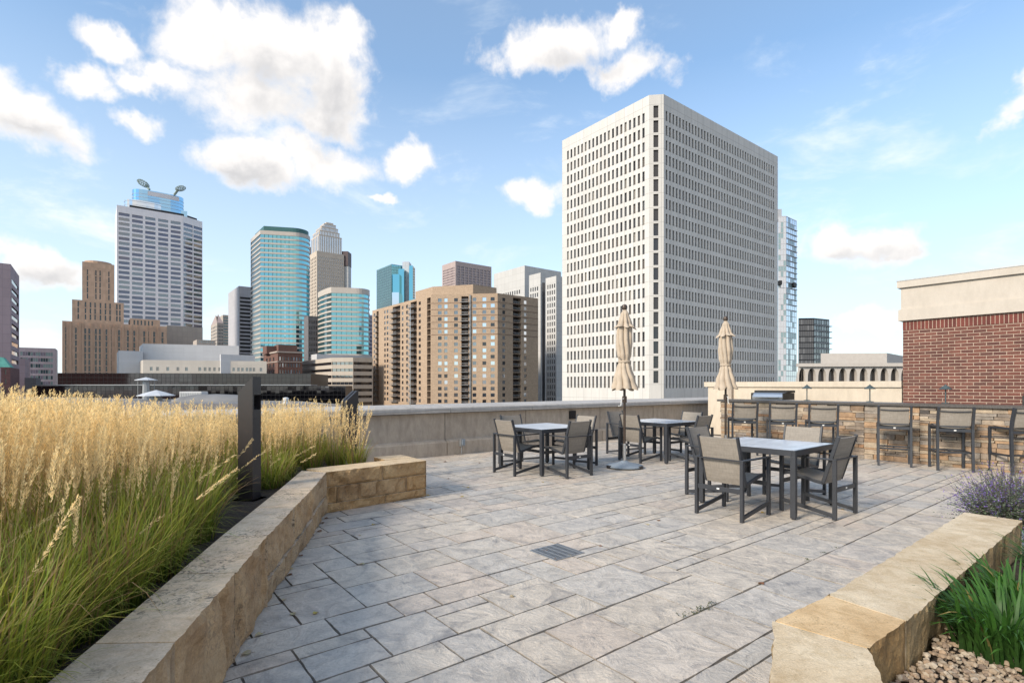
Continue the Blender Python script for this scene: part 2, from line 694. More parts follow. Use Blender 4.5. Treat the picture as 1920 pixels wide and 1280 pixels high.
MT['verd'] = M('weathered_copper_lamp', (0.07, 0.095, 0.10), 0.55, metal=0.3, var=0.3, scale=30)
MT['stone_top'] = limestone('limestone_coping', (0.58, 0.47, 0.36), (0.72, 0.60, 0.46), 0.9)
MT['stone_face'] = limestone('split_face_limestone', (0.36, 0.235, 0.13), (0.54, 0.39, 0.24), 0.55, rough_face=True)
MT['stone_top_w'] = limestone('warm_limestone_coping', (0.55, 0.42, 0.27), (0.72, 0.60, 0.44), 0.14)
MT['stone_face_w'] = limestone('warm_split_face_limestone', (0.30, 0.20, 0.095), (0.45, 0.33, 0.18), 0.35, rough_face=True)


def concretemat(name, c1, c2, stain=0.25):
    m, nt, b = newmat(name)
    c = mixn(nt, rampn(nt, noisen(nt, 1.3, 8, 0.65, dist=0.5), [(0.3, 0.0), (0.7, 1.0)]), c1, c2)
    n = rampn(nt, noisen(nt, 9, 7, 0.7, stretch=(1, 1, 0.35)), [(0.35, 1 - stain), (0.6, 1.0)])
    c = mixn(nt, 1.0, c, n, 'MULTIPLY')
    g = noisen(nt, 160, 4, 0.7)
    c = mixn(nt, 1.0, c, rampn(nt, g, [(0.3, 0.86), (0.7, 1.08)]), 'MULTIPLY')
    nt.links.new(c, b.inputs['Base Color'])
    b.inputs['Roughness'].default_value = 0.88
    nt.links.new(bumpn(nt, g, 0.3, 0.003), b.inputs['Normal'])
    return m


MT['precast'] = concretemat('precast_panel', (0.40, 0.335, 0.27), (0.49, 0.42, 0.345))
MT['precast_cap'] = concretemat('precast_cap', (0.41, 0.385, 0.36), (0.50, 0.475, 0.45), 0.18)
MT['stucco'] = concretemat('cream_stucco', (0.52, 0.45, 0.36), (0.58, 0.505, 0.41), 0.12)
MT['granite'] = M('dark_granite', (0.075, 0.068, 0.064), 0.35, var=0.5, scale=90)
MT['brick'] = brickmat('red_brick', (0.155, 0.056, 0.040), (0.085, 0.034, 0.028), (0.40, 0.31, 0.24))
MT['soldier'] = brickmat('red_brick_soldier', (0.175, 0.045, 0.032), (0.095, 0.024, 0.020), (0.40, 0.31, 0.24), rot=True)
MT['limetrim'] = concretemat('buff_trim', (0.47, 0.42, 0.36), (0.52, 0.47, 0.41), 0.08)


def slatemat():
    m, nt, b = newmat('stamped_slate_concrete')
    a = nt.nodes.new('ShaderNodeAttribute')
    a.attribute_name = 'Col'
    n0 = noisen(nt, 0.35, 4, 0.5)
    warm = mixn(nt, rampn(nt, n0, [(0.35, 0.0), (0.65, 1.0)]), (0.425, 0.395, 0.36), (0.48, 0.425, 0.355))
    # clefts: large torn flakes
    n1 = noisen(nt, 5.5, 9, 0.62, dist=1.1)
    c = mixn(nt, rampn(nt, n1, [(0.36, 0.0), (0.62, 1.0)]), warm, (0.62, 0.555, 0.475))
    n2 = noisen(nt, 3.1, 7, 0.7, dist=1.8)
    dk = rampn(nt, n2, [(0.52, 0.0), (0.66, 1.0)])
    c = mixn(nt, mathn(nt, 'MULTIPLY', dk, 0.62), c, (0.215, 0.205, 0.205))
    n3 = noisen(nt, 55, 6, 0.75)
    c = mixn(nt, 1.0, c, rampn(nt, n3, [(0.3, 0.80), (0.7, 1.14)]), 'MULTIPLY')
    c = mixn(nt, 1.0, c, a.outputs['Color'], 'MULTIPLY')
    nt.links.new(c, b.inputs['Base Color'])
    b.inputs['Roughness'].default_value = 0.62
    h = mathn(nt, 'ADD', mathn(nt, 'MULTIPLY', n1, 1.3), mathn(nt, 'MULTIPLY', n3, 0.16))
    h = mathn(nt, 'ADD', h, mathn(nt, 'MULTIPLY', n2, 0.7))
    nt.links.new(bumpn(nt, h, 0.75, 0.022), b.inputs['Normal'])
    return m


MT['slate'] = slatemat()
MT['groove'] = M('dark_joint', (0.14, 0.122, 0.105), 0.9, var=0.5, scale=12)
MT['soil'] = M('planter_mulch', (0.045, 0.032, 0.022), 0.95, var=0.6, scale=22, bump=0.9, bscale=45, bdist=0.03)
MT['asphalt'] = M('street_asphalt', (0.055, 0.055, 0.055), 0.9, var=0.35, scale=0.05)
MT['roofgrey'] = M('grey_roof_membrane', (0.17, 0.17, 0.175), 0.85, var=0.3, scale=0.15)
MT['rooflight'] = M('white_roof_membrane', (0.60, 0.60, 0.60), 0.8, var=0.1, scale=0.2)

# ------------------------------------------------------------------ ground
g = MB()
g.poly([(-4500, -3000, GZ), (4500, -3000, GZ), (4500, 7500, GZ), (-4500, 7500, GZ)])
tag(g.build('city_ground', MT['asphalt']), 'street level far below the terrace', 'ground', kind='structure')

# ------------------------------------------------------------------ buildings
class Bld:
    def __init__(s, name, label, cat, pts, z1, wall, roof=None, z0=GZ, group=None):
        s.pts = [Vector(p[:2]) for p in pts]
        s.z0, s.z1 = z0, z1
        c = sum(s.pts, Vector((0, 0))) / len(pts)
        s.off = (c.x, c.y, z0)
        s.root = thing(name, label, cat, s.off, group=group)
        s.wallmat = wall
        s.roofmat = roof or MT['roofgrey']
        s.wall = MB()
        s.panes = []       # (verts, key, matname)
        s.done = set()

    def facade(s, i, segs=None, z0=None, z1=None, P=None):
        """edge i of the footprint; segs: list of (pxa, pxb, rows, cols, depth, glass, key)"""
        n = len(s.pts)
        if P is None:
            P0, P1 = s.pts[i], s.pts[(i + 1) % n]
            s.done.add(i)
        else:
            P0, P1 = P
        z0 = s.z0 if z0 is None else z0
        z1 = s.z1 if z1 is None else z1
        d = (P1 - P0)
        Ln = d.length
        d = d / Ln
        nrm = Vector((d.y, -d.x))

        def pt(a, z, dep=0.0):
            p = P0 + d * a - nrm * dep
            return (p.x, p.y, z)

        def q(a, b, c, e):
            if b - a < 1e-4 or e - c < 1e-4:
                return
            s.wall.poly([pt(a, c), pt(b, c), pt(b, e), pt(a, e)], [(a, c), (b, c), (b, e), (a, e)])

        def sof(px):
            h_ = hit(P0, d, px)
            return (h_ - P0).dot(d)
        cur = 0.0
        for sg in (segs or []):
            pa, pb, rows, cols, dep, gl, key = sg
            a = sof(pa) if pa is not None else 0.0
            b = sof(pb) if pb is not None else Ln
            q(cur, a, z0, z1)
            cc = []
            for c_ in cols:
                if isinstance(c_, tuple) and len(c_) == 2:
                    cc.append((sof(c_[0]), sof(c_[1])))
            rows = sorted(rows)
            zz = z0
            for ri, (r0, r1) in enumerate(rows):
                q(a, b, zz, r0)
                x = a
                for ci, (c0, c1) in enumerate(cc):
                    q(x, c0, r0, r1)
                    # reveals
                    for (A, B_, zA, zB) in ((c0, c0, r0, r1), (c1, c1, r1, r0)):
                        s.wall.poly([pt(A, zA), pt(A, zB), pt(A, zB, dep), pt(A, zA, dep)])
                    s.wall.poly([pt(c0, r0), pt(c0, r0, dep), pt(c1, r0, dep), pt(c1, r0)])
                    s.wall.poly([pt(c0, r1), pt(c1, r1), pt(c1, r1, dep), pt(c0, r1, dep)])
                    t = dep
                    w_ = (c1 - c0) * 0.006
                    j = [random.uniform(-w_, w_) for _ in range(3)]
                    g_ = gl if isinstance(gl, str) else random.choice(gl)
                    s.panes.append(([pt(c0, r0, t + j[0]), pt(c1, r0, t + j[1]), pt(c1, r1, t + j[1] + j[2]), pt(c0, r1, t + j[0] + j[2])],
                                    (key, ri) if key else None, g_))
                    x = c1
                q(x, b, r0, r1)
                zz = r1
            q(a, b, zz, z1)
            cur = b
        q(cur, Ln, z0, z1)

    def finish(s, parapet=0.6, pname='window', roofz=None):
        n = len(s.pts)
        for i in range(n):
            if i not in s.done:
                s.facade(i)
        rz = s.z1 - parapet if roofz is None else roofz
        w = s.wall.build('wall', s.wallmat, s.root, off=s.off)
        # roof slab, with the inner faces and the top of the parapet
        r = MB()
        r.poly([(p.x, p.y, rz) for p in s.pts])
        cen = sum(s.pts, Vector((0, 0))) / n
        t = 0.5
        inn = [p + (cen - p).normalized() * t for p in s.pts]
        for i in range(n):
            a, b, c_, e = s.pts[i], s.pts[(i + 1) % n], inn[(i + 1) % n], inn[i]
            r.poly([(a.x, a.y, s.z1), (b.x, b.y, s.z1), (c_.x, c_.y, s.z1), (e.x, e.y, s.z1)])
            r.poly([(e.x, e.y, s.z1), (c_.x, c_.y, s.z1), (c_.x, c_.y, rz), (e.x, e.y, rz)])
        r.build('roof', s.roofmat, s.root, off=s.off)
        s.make_panes(pname)
        return s.root

    def make_panes(s, pname):
        groups = {}
        single = []
        for vs, key, gl in s.panes:
            if key is None:
                c_ = Vector(vs[0]).lerp(Vector(vs[2]), 0.5)
                e1 = Vector(vs[1]) - Vector(vs[0])
                e2 = Vector(vs[3]) - Vector(vs[0])
                nr = e1.cross(e2)
                view = (Vector((0, 0, CAMZ)) - c_)
                k = max(0.0, nr.dot(view)) / view.length ** 3
                single.append((k, vs, gl))
            else:
                groups.setdefault((key, gl), []).append(vs)
        single.sort(key=lambda t_: -t_[0])
        for k, vs, gl in single[:100]:
            m_ = MB()
            m_.poly(vs)
            m_.build(pname, MT[gl], s.root, off=s.off)
        rest = {}
        for k, vs, gl in single[100:]:
            rest.setdefault(gl, []).append(vs)
        if rest:
            m_ = MB()
            names = sorted(rest)
            for gi_, gl in enumerate(names):
                for vs in rest[gl]:
                    m_.poly(vs, mi=gi_)
            m_.build(pname, [MT[x] for x in names], s.root, off=s.off, kind='stuff')
        for (key, gl), lst in groups.items():
            m_ = MB()
            for vs in lst:
                m_.poly(vs)
            m_.build('window_band', MT[gl], s.root, off=s.off)


def rws(ztop, pitch, h, n):
    return [(ztop - i * pitch - h, ztop - i * pitch) for i in range(n)]


def cls(a, b, n, duty=0.5):
    """n windows evenly between px a and px b as seen; in reality evenly spaced, so interpolate in 1/depth later"""
    return [(a, b, n, duty)]


def even(P0, d, pa, pb, n, duty):
    """n equal windows on the line P0 + t d, the first starting where px = pa and the last ending at pb; returned as px pairs"""
    A, B_ = hit(P0, d, pa), hit(P0, d, pb)
    T = (B_ - A)
    p = 1.0 / (n - 1 + duty)
    out = []
    for i in range(n):
        a = A + T * (i * p)
        b = A + T * (i * p + duty * p)
        out.append((960 + 1000 * a.x / a.y, 960 + 1000 * b.x / b.y))
    return out


MT['g_dark'] = glass('dark_window_glass', (0.018, 0.017, 0.02), 1.7, 0.08)
MT['g_mid'] = glass('office_window_glass', (0.045, 0.047, 0.055), 2.6, 0.07)
MT['g_warm'] = glass('blind_behind_glass', (0.14, 0.12, 0.105), 2.2, 0.1)
MT['g_blind'] = glass('window_with_drawn_blind', (0.30, 0.28, 0.25), 1.6, 0.15)
MT['g_lite'] = glass('reflective_window_glass', (0.085, 0.09, 0.10), 2.9, 0.05)
MT['g_teal'] = glass('teal_mirror_glass', (0.20, 0.45, 0.50), 1.5, 0.05, metal=1.0, wav=0.006)
MT['g_tealdark'] = glass('dark_teal_glass', (0.03, 0.075, 0.085), 1.9, 0.06)
MT['g_blue'] = glass('blue_mirror_glass', (0.30, 0.50, 0.66), 1.5, 0.05, metal=1.0, wav=0.006)
MT['g_pale'] = glass('pale_mirror_glass', (0.64, 0.67, 0.70), 1.5, 0.05, metal=1.0, wav=0.01)
MT['g_violet'] = glass('violet_tinted_glass', (0.055, 0.055, 0.12), 2.0, 0.07)
MT['g_mirror'] = glass('smoked_mirror_glass', (0.085, 0.075, 0.075), 1.5, 0.04, metal=1.0, wav=0.004)
MT['g_smoke'] = glass('smoked_brown_glass', (0.022, 0.012, 0.012), 1.9, 0.1)
MT['g_navy'] = glass('navy_glass', (0.012, 0.02, 0.032), 2.2, 0.07)
MT['g_ltblue'] = glass('light_blue_glass', (0.17, 0.28, 0.30), 2.2, 0.1)
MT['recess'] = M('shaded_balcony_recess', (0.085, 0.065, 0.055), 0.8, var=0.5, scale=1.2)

# --- the big white precast office tower
MT['w_white'] = panelmat('white_precast', (0.60, 0.58, 0.55), 3.1, 3.857, 0.07, 0.70, 0.035, zoff=2.2, streak=0.14)
T1 = C(1217.4, 140)
cd = (UX - VX).normalized()
T2 = hit(T1, cd, 1244.5)
TR = hit(T2, UX, 1458.4)
TL = hit(T1, VX, 1054)
TB = TL + (TR - T2) + (T2 - T1) * 0.5
ztop = Z(178.5, 140)
b = Bld('office_tower', 'huge white precast office tower with a grid of narrow slot windows and a chamfered corner', 'building',
        [TL, T1, T2, TR, TR + VX * 36, TL + UX * 48], ztop, MT['w_white'])
ztr = Z(207.5, 140)
rows = rws(ztr, 3.857, 2.65, 18) + [(ztr - 18 * 3.857 - 3.35, ztr - 18 * 3.857)]
b.facade(0, [(1060, 1212, rows, even(TL, VX, 1063.3, 1208.6, 20, 0.49), 0.45, ['g_mid', 'g_mid', 'g_dark', 'g_warm', 'g_warm', 'g_lite', 'g_lite', 'g_blind'], None)])
rz_ = Z(199, 140)
rowsc = rws(rz_, 3.857, 3.2, 19)
b.facade(1, [(1223, 1236, rowsc, [(1225.2, 1234.6)], 0.5, 'g_dark', None)])
b.facade(2, [(1246, 1453, rows, even(T2, UX, 1248.4, 1451.4, 40, 0.49), 0.45, ['g_mid', 'g_mid', 'g_violet', 'g_lite', 'g_warm', 'g_dark'], None)])
b.finish()

# --- tan brick apartment block
MT['w_tan'] = brickmat('tan_brick_panel', (0.455, 0.335, 0.235), (0.385, 0.28, 0.195), (0.34, 0.25, 0.18), 1.2, 0.35, 0.02, bump=0.1)
A1 = C(808.5, 225)
fd = Vector((1.0, -0.14)).normalized()
A2 = hit(A1, fd, 933)
A3 = hit(A2, UX, 1009)
A0 = hit(A1, VX, 698)
zt = Z(549.5, A2.y)
b = Bld('apartment_block', 'tan brick high-rise apartment block with stacked balconies and a brick penthouse', 'building',
        [A0, A1, A2, A3, A3 + VX * 60, A0 + UX * 60], zt, MT['w_tan'])
fh = 0.012 * A2.y
nfl = 17
rt = Z(557, A2.y)
rw = rws(rt, fh, 0.55 * fh, nfl)
full = rws(rt + 0.25 * fh, fh, 0.93 * fh, nfl)
G3 = ['g_dark', 'g_mid', 'g_lite', 'g_pale', 'g_pale']
z3 = lambda x: 680 + x / 4
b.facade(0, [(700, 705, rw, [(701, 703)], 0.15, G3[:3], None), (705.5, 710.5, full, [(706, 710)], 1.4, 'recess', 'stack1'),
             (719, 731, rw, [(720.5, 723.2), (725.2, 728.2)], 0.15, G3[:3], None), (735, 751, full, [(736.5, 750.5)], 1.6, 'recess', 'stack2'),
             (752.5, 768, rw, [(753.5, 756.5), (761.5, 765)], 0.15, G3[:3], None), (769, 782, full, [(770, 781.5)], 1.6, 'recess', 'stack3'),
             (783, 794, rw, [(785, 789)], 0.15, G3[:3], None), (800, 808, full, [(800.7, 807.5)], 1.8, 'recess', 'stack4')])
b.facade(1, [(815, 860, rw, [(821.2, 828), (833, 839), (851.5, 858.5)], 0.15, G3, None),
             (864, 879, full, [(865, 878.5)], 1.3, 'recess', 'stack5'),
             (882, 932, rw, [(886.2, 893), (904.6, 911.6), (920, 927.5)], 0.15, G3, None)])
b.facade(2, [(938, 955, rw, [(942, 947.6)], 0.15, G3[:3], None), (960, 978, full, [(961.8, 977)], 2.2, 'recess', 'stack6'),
             (980, 1000, rw, [(982.5, 987.6)], 0.15, G3, None)])
b.finish()
ro = b.root
for (e0, e1, pa, pb, dp) in ((A0, A1, 734, 747, 1.2), (A0, A1, 767.5, 780, 1.2), (A1, A2, 863.5, 879, 1.5), (A2, A3, 962.5, 976.5, -0.4), (A0, A1, 704, 709.5, 1.2)):
    dd = (e1 - e0).normalized()
    nr = Vector((dd.y, -dd.x))
    pA, pB = hit(e0, dd, pa), hit(e0, dd, pb)
    for (r0, r1) in full:
        m_ = MB()
        o1 = nr * dp
        for (q0, q1, zA, zB) in ((pA, pB, r0 - 0.14, r0 + 0.02),):
            m_.prism([q0 + o1, q1 + o1, q1 - nr * 0.2, q0 - nr * 0.2], zA, zB, bot=True)
        m_.prism([pA + o1, pB + o1, pB + o1 * 0.93, pA + o1 * 0.93], r0 + 0.95, r0 + 1.05, bot=True)
        k = max(3, int((pB - pA).length / 0.45))
        for i in range(k + 1):
            p_ = pA.lerp(pB, i / k) + o1 * 0.96
            m_.box((p_.x, p_.y, r0 + 0.5), (0.05, 0.05, 1.0))
        m_.build('balcony', MT['galv'], ro, off=b.off)
P1_, P2_ = C(811, 236), C(887, 231)
P3_ = hit(P2_, UX, 931)
m_ = MB()
m_.prism([P1_, P2_, P3_, P3_ + VX * 16, P1_ + VX * 16], zt - 0.6, Z(535, 233))
m_.build('penthouse', MT['w_tan'], ro, off=b.off)
m_ = MB()
for r_ in full[:6]:
    for (e0, e1) in ((A1, A2), (A2, A3)):
        dd = (e1 - e0).normalized()
        nr = Vector((dd.y, -dd.x))
        m_.prism([e0 + nr * 0.06, e1 + nr * 0.06, e1 - nr * 0.1, e0 - nr * 0.1], r_[0] - 0.30, r_[0] - 0.10, bot=True)
MT['w_brownband'] = M('brown_brick_course', (0.17, 0.105, 0.075), 0.85)
m_.build('string_course', MT['w_brownband'], ro, off=b.off)
d_ = MB()
p_ = hit(A1, fd, 881.5)
d_.box((p_.x, p_.y - 0.3, (zt + GZ) / 2), (0.5, 0.5, zt - GZ - 1))
d_.build('downpipe', MT['galv'], ro, off=b.off)

# --- white precast blocks behind it
MT['w_white2'] = panelmat('white_panel_cladding', (0.50, 0.49, 0.475), 4.0, 4.2, 0.1, 0.8, 0.04)


def boxb(name, label, cat, cpx, Y, lpx, rpx, ytop, wall, group=None, dl=None, dr=None, roof=None, z0=GZ):
    """corner at cpx, left face running along the grid to lpx, right face to rpx"""
    P = C(cpx, Y)
    dl = dl or VX
    dr = dr or UX
    Lp = hit(P, dl, lpx) if lpx is not None else P + dl * 25
    Rp = hit(P, dr, rpx) if rpx is not None else P + dr * 25
    bb = Bld(name, label, cat, [Lp, P, Rp, Rp + (Lp - P)], Z(ytop, Y), wall, roof, z0=z0, group=group)
    return bb, P, Lp, Rp


b, P, Lp, Rp = boxb('office_block', 'white panelled block with dark vertical slots rising behind the tan apartments', 'building', 983.8, 330, 926, 1052, 497.5, MT['w_white2'])
rr = rws(Z(541, 330), 0.0118 * 330, 0.0075 * 330, 16)
b.facade(0, [(930, 981, rr, even(Lp, VX, 932, 975, 11, 0.5), 0.4, 'g_mid', None)])
b.finish()
b, P, Lp, Rp = boxb('office_block', 'white block with a dark recessed slot stepping down behind the tan apartments', 'building', 1013.5, 305, 992, 1050, 511, MT['w_white2'])
rr = rws(Z(536, 305), 0.0118 * 305, 0.0075 * 305, 18)
b.facade(0, [(993, 1012, rr, even(Lp, VX, 994.3, 1009, 4, 0.55), 0.4, 'g_mid', None)])
b.finish()
m_ = MB()
p_ = C(1016.5, 303.5)
b.root
m_.box((p_.x + 0.8, p_.y, (Z(530, 303) + GZ) / 2), (1.6, 1.4, Z(530, 303) - GZ))
m_.build('glass_slot', MT['g_dark'], b.root, off=b.off)
b, P, Lp, Rp = boxb('office_block', 'lowest of the white stepped blocks, beside the big white tower', 'building', 1043, 275, 1023, 1062, 517, MT['w_white2'])
rr = rws(Z(531, 275), 0.0119 * 275, 0.0078 * 275, 19)
b.facade(0, [(1024, 1042, rr, even(Lp, VX, 1026.3, 1040.8, 4, 0.5), 0.4, ['g_mid', 'g_dark', 'g_lite'], None)])
b.finish()

# --- pinkish gridded tower
MT['w_pink'] = panelmat('pink_granite', (0.42, 0.335, 0.315), 4, 4, 0.08, 0.85, 0.05)
b, P, Lp, Rp = boxb('granite_tower', 'pinkish granite tower with a tight window grid, behind the tan apartments', 'building', 854, 620, 829, 921.5, 489, MT['w_pink'])
b.facade(0, [(830, 853, rws(Z(500, 620), 0.0049 * 620, 0.003 * 620, 14), even(Lp, VX, 831, 852, 9, 0.55), 0.6, 'g_violet', None)])
b.facade(1, [(855, 920, rws(Z(498, 620), 0.0049 * 620, 0.0032 * 620, 14), even(P, UX, 857.5, 919, 9, 0.74), 0.6, 'g_violet', None)])
b.finish()

# --- teal glass tower with fins
MT['w_tealframe'] = M('teal_mullion', (0.12, 0.24, 0.26), 0.4, var=0.1)
MT['w_metal'] = panelmat('pale_metal_cladding', (0.50, 0.52, 0.55), 3, 4, 0.1, 0.8, 0.05, 0.4)


def curtain(b, i, ztop, pitch, duty, pa, pb, n, gl, key, dep=0.12, hd=0.86, nrow=None, lo=-12):
    nrow = nrow or int((ztop - lo) / pitch)
    P0 = b.pts[i]
    d = (b.pts[(i + 1) % len(b.pts)] - P0).normalized()
    b.facade(i, [(None, None, rws(ztop, pitch, pitch * hd, nrow), even(P0, d, pa, pb, n, duty), dep, gl, key)])


b, P, Lp, Rp = boxb('glass_tower', 'teal glass tower with a dark green flank, left of the pinkish tower', 'building', 734, 520, 706, 777, 495, MT['w_tealframe'])
curtain(b, 0, Z(497, 520), 2.6, 0.9, 706.8, 733.5, 8, ['g_tealdark'], None, 0.05)
curtain(b, 1, Z(496, 520), 2.6, 0.9, 734.5, 776.5, 10, ['g_teal'], None, 0.05)
b.finish()
for (xa, xb_, yt, Yd, mt) in ((747, 757.5, 504, 505, 'g_teal'), (754.5, 767, 490.5, 512, 'w_metal'), (767, 774, 498, 508, 'g_teal'), (774, 779.5, 560, 500, 'g_teal'), (736, 749, 514, 500, 'g_teal'), (735, 748, 548, 497, 'g_pale')):
    m_ = MB()
    a_, c_ = C(xa, Yd), C(xb_, Yd)
    m_.prism([a_, c_, c_ + Vector((0, 12)), a_ + Vector((0, 12))], GZ, Z(yt, Yd))
    m_.build('glass_bay', MT[mt], b.root, off=b.off)

# --- cream stepped deco-style tower
MT['w_cream'] = panelmat('cream_stone', (0.52, 0.44, 0.36), 5, 5, 0.1, 0.9, 0.05)
Yc = 640
b, P, Lp, Rp = boxb('stepped_tower', 'tall cream setback tower with vertical ribs and a stepped crown', 'building', 594, Yc, 578, 645, 470, MT['w_cream'])
rr = rws(Z(480, Yc), 4.3, 3.1, 38)
b.facade(0, [(579, 593, rr, even(Lp, VX, 580, 592.5, 5, 0.45), 0.5, 'g_lite', None)])
b.facade(1, [(595, 644.5, rr, even(P, UX, 596.5, 643, 13, 0.5), 0.5, ['g_lite'], None)])
b.finish()
MT['w_darkstone'] = M('dark_bronze_panel', (0.09, 0.06, 0.06), 0.6)
for k, (xa, xb_, y0_, yt, Yd) in enumerate(((583, 641, 470, 439, Yc + 4), (586, 637, 439, 431, Yc + 8), (592, 634, 431, 424, Yc + 12), (600, 630, 424, 418.5, Yc + 16), (607, 625, 418.5, 416.5, Yc + 20))):
    Bk = []
    P0_ = C(xa + (0.26 * (xb_ - xa)), Yd)
    Lq, Rq = hit(P0_, VX, xa), hit(P0_, UX, xb_)
    m_ = MB()
    m_.prism([Lq, P0_, Rq, Rq + (Lq - P0_)], Z(y0_, Yd) - 1, Z(yt, Yd))
    m_.build('crown_tier', MT['w_cream'], b.root, off=b.off)
    # ribs on the tier
    m_ = MB()
    for (q0, q1, nn) in ((Lq, P0_, 5), (P0_, Rq, 13)):
        dd = (q1 - q0).normalized()
        nr = Vector((dd.y, -dd.x))
        for j in range(nn):
            a_ = q0.lerp(q1, (j + 0.3) / nn)
            c_ = q0.lerp(q1, (j + 0.7) / nn)
            m_.poly([(*(a_ + nr * 0.3), Z(y0_, Yd) - 1), (*(c_ + nr * 0.3), Z(y0_, Yd) - 1), (*(c_ + nr * 0.3), Z(yt, Yd) - 1.5), (*(a_ + nr * 0.3), Z(yt, Yd) - 1.5)])
    m_.build('crown_window', MT['g_pale'], b.root, off=b.off)
for (xa, xb_, yt, Yd) in ((641, 652.5, 471, Yc + 22), (577, 582, 463, Yc + 40)):
    m_ = MB()
    a_, c_ = C(xa, Yd), C(xb_, Yd)
    m_.prism([a_, c_, c_ + Vector((0, 14)), a_ + Vector((0, 14))], Z(yt + 27, Yd), Z(yt, Yd), bot=True)
    m_.build('shoulder_block', MT['w_darkstone'], b.root, off=b.off)
    m_ = MB()
    m_.prism([a_ + Vector((0, 1)), c_ + Vector((0, 1)), c_ + Vector((0, 13)), a_ + Vector((0, 13))], GZ, Z(yt + 27, Yd))
    m_.build('shoulder_block', MT['w_white2'], b.root, off=b.off)


# --- the two teal banded towers with rounded ends
def banded(name, label, Y, xl, xc, xr, ytop, yband, pitch_px, nb, spand, ycrown=None, rad=0.32, leftarc=False):
    P = C(xc, Y)
    fd_ = Vector((0.974, 0.225))
    Lp = hit(P, VX, xl)
    W = (hit(P, fd_, xr) - P).length
    r = W * rad
    pts = [Lp]
    if leftarc:
        # rounded left shoulder
        pts = []
        m1 = P.lerp(Lp, 1.0)
        for k in range(7):
            t = k / 6
            pts.append((Lp * (1 - t) ** 2) + (P.lerp(Lp, 0.35) + Vector((-1.5, -1.0))) * 2 * t * (1 - t) + P * t * t)
    else:
        pts.append(P)
    cen = P + fd_ * (W - r * 0.98) + Vector((-fd_.y, fd_.x)) * r
    a0 = math.atan2(-fd_.x, fd_.y)
    for k in range(11):
        a = a0 + R(118) * k / 10
        pts.append(cen + Vector((math.cos(a), math.sin(a))) * r)
    pts.append(Lp + Vector((6, 14)))
    zt_ = Z(ytop, Y)
    b = Bld(name, label, 'building', pts, zt_, spand)
    n = len(b.pts)
    zb = Z(yband, Y)
    pitch = pitch_px * Y / 1000
    rr = rws(zb, pitch, pitch * 0.66, nb)
    nl = 6 if leftarc else 1
    for i in range(n - 1):
        P0, P1 = b.pts[i], b.pts[i + 1]
        d = (P1 - P0).normalized()
        xa, xb2 = 960 + 1000 * P0.x / P0.y, 960 + 1000 * P1.x / P1.y
        gl = 'g_tealdark' if i < nl else ('g_teal' if i < n - 5 else 'g_tealdark')
        Ln = (P1 - P0).length
        # full width opening: split into panes about 2.4 m wide
        k = max(1, int(Ln / 3.0))
        e = 0.01
        s_ = b
        nn = Vector((d.y, -d.x))
        zz = b.z0
        for ri, (r0, r1) in enumerate(sorted(rr)):
            for (c0, c1, off_) in ((zz, r0, 0.0), (r0, r1, 0.35)):
                q0, q1 = P0 - nn * off_, P1 - nn * off_
                vs = [(q0.x, q0.y, c0), (q1.x, q1.y, c0), (q1.x, q1.y, c1), (q0.x, q0.y, c1)]
                if off_ == 0:
                    b.wall.poly(vs, [(0, c0), (Ln, c0), (Ln, c1), (0, c1)])
                    b.wall.poly([(P0.x, P0.y, c1), (P1.x, P1.y, c1), (*(P1 - nn * 0.35), c1), (*(P0 - nn * 0.35), c1)])
                    b.wall.poly([(*(P0 - nn * 0.35), c0), (*(P1 - nn * 0.35), c0), (P1.x, P1.y, c0), (P0.x, P0.y, c0)])
                else:
                    for j in range(k):
                        u0, u1 = q0.lerp(q1, j / k + 0.006), q0.lerp(q1, (j + 1) / k - 0.006)
                        jt = random.uniform(-0.03, 0.03)
                        b.panes.append(([(u0.x, u0.y, c0), (u1.x, u1.y - jt, c0), (u1.x, u1.y - jt, c1), (u0.x, u0.y, c1)], ('band', ri), gl))
            zz = r1
        b.wall.poly([(P0.x, P0.y, zz), (P1.x, P1.y, zz), (P1.x, P1.y, zt_), (P0.x, P0.y, zt_)], [(0, zz), (Ln, zz), (Ln, zt_), (0, zt_)])
        b.done.add(i)
    b.finish()
    return b


MT['w_band'] = M('pale_metal_spandrel', (0.48, 0.43, 0.38), 0.5, var=0.06, scale=0.3)
MT['w_greencap'] = M('green_metal_screen', (0.035, 0.12, 0.12), 0.5, var=0.1)
b = banded('banded_glass_tower', 'tall teal banded glass tower with a rounded end and dark green cap', 430, 470, 488, 577, 431.5, 439, 8.9, 32, MT['w_band'])
m_ = MB()
cc = b.pts
cen = sum(cc, Vector((0, 0))) / len(cc)
m_.prism([cen + (p - cen) * 0.9 for p in cc], b.z1 - 1.5, Z(422.5, 430))
m_.build('roof_screen', MT['w_greencap'], b.root, off=b.off)
b = banded('banded_glass_tower', 'shorter teal banded glass tower with a plain grey crown band', 380, 596, 621, 692, 538, 549, 9.0, 22, MT['w_band'], leftarc=True, rad=0.34)

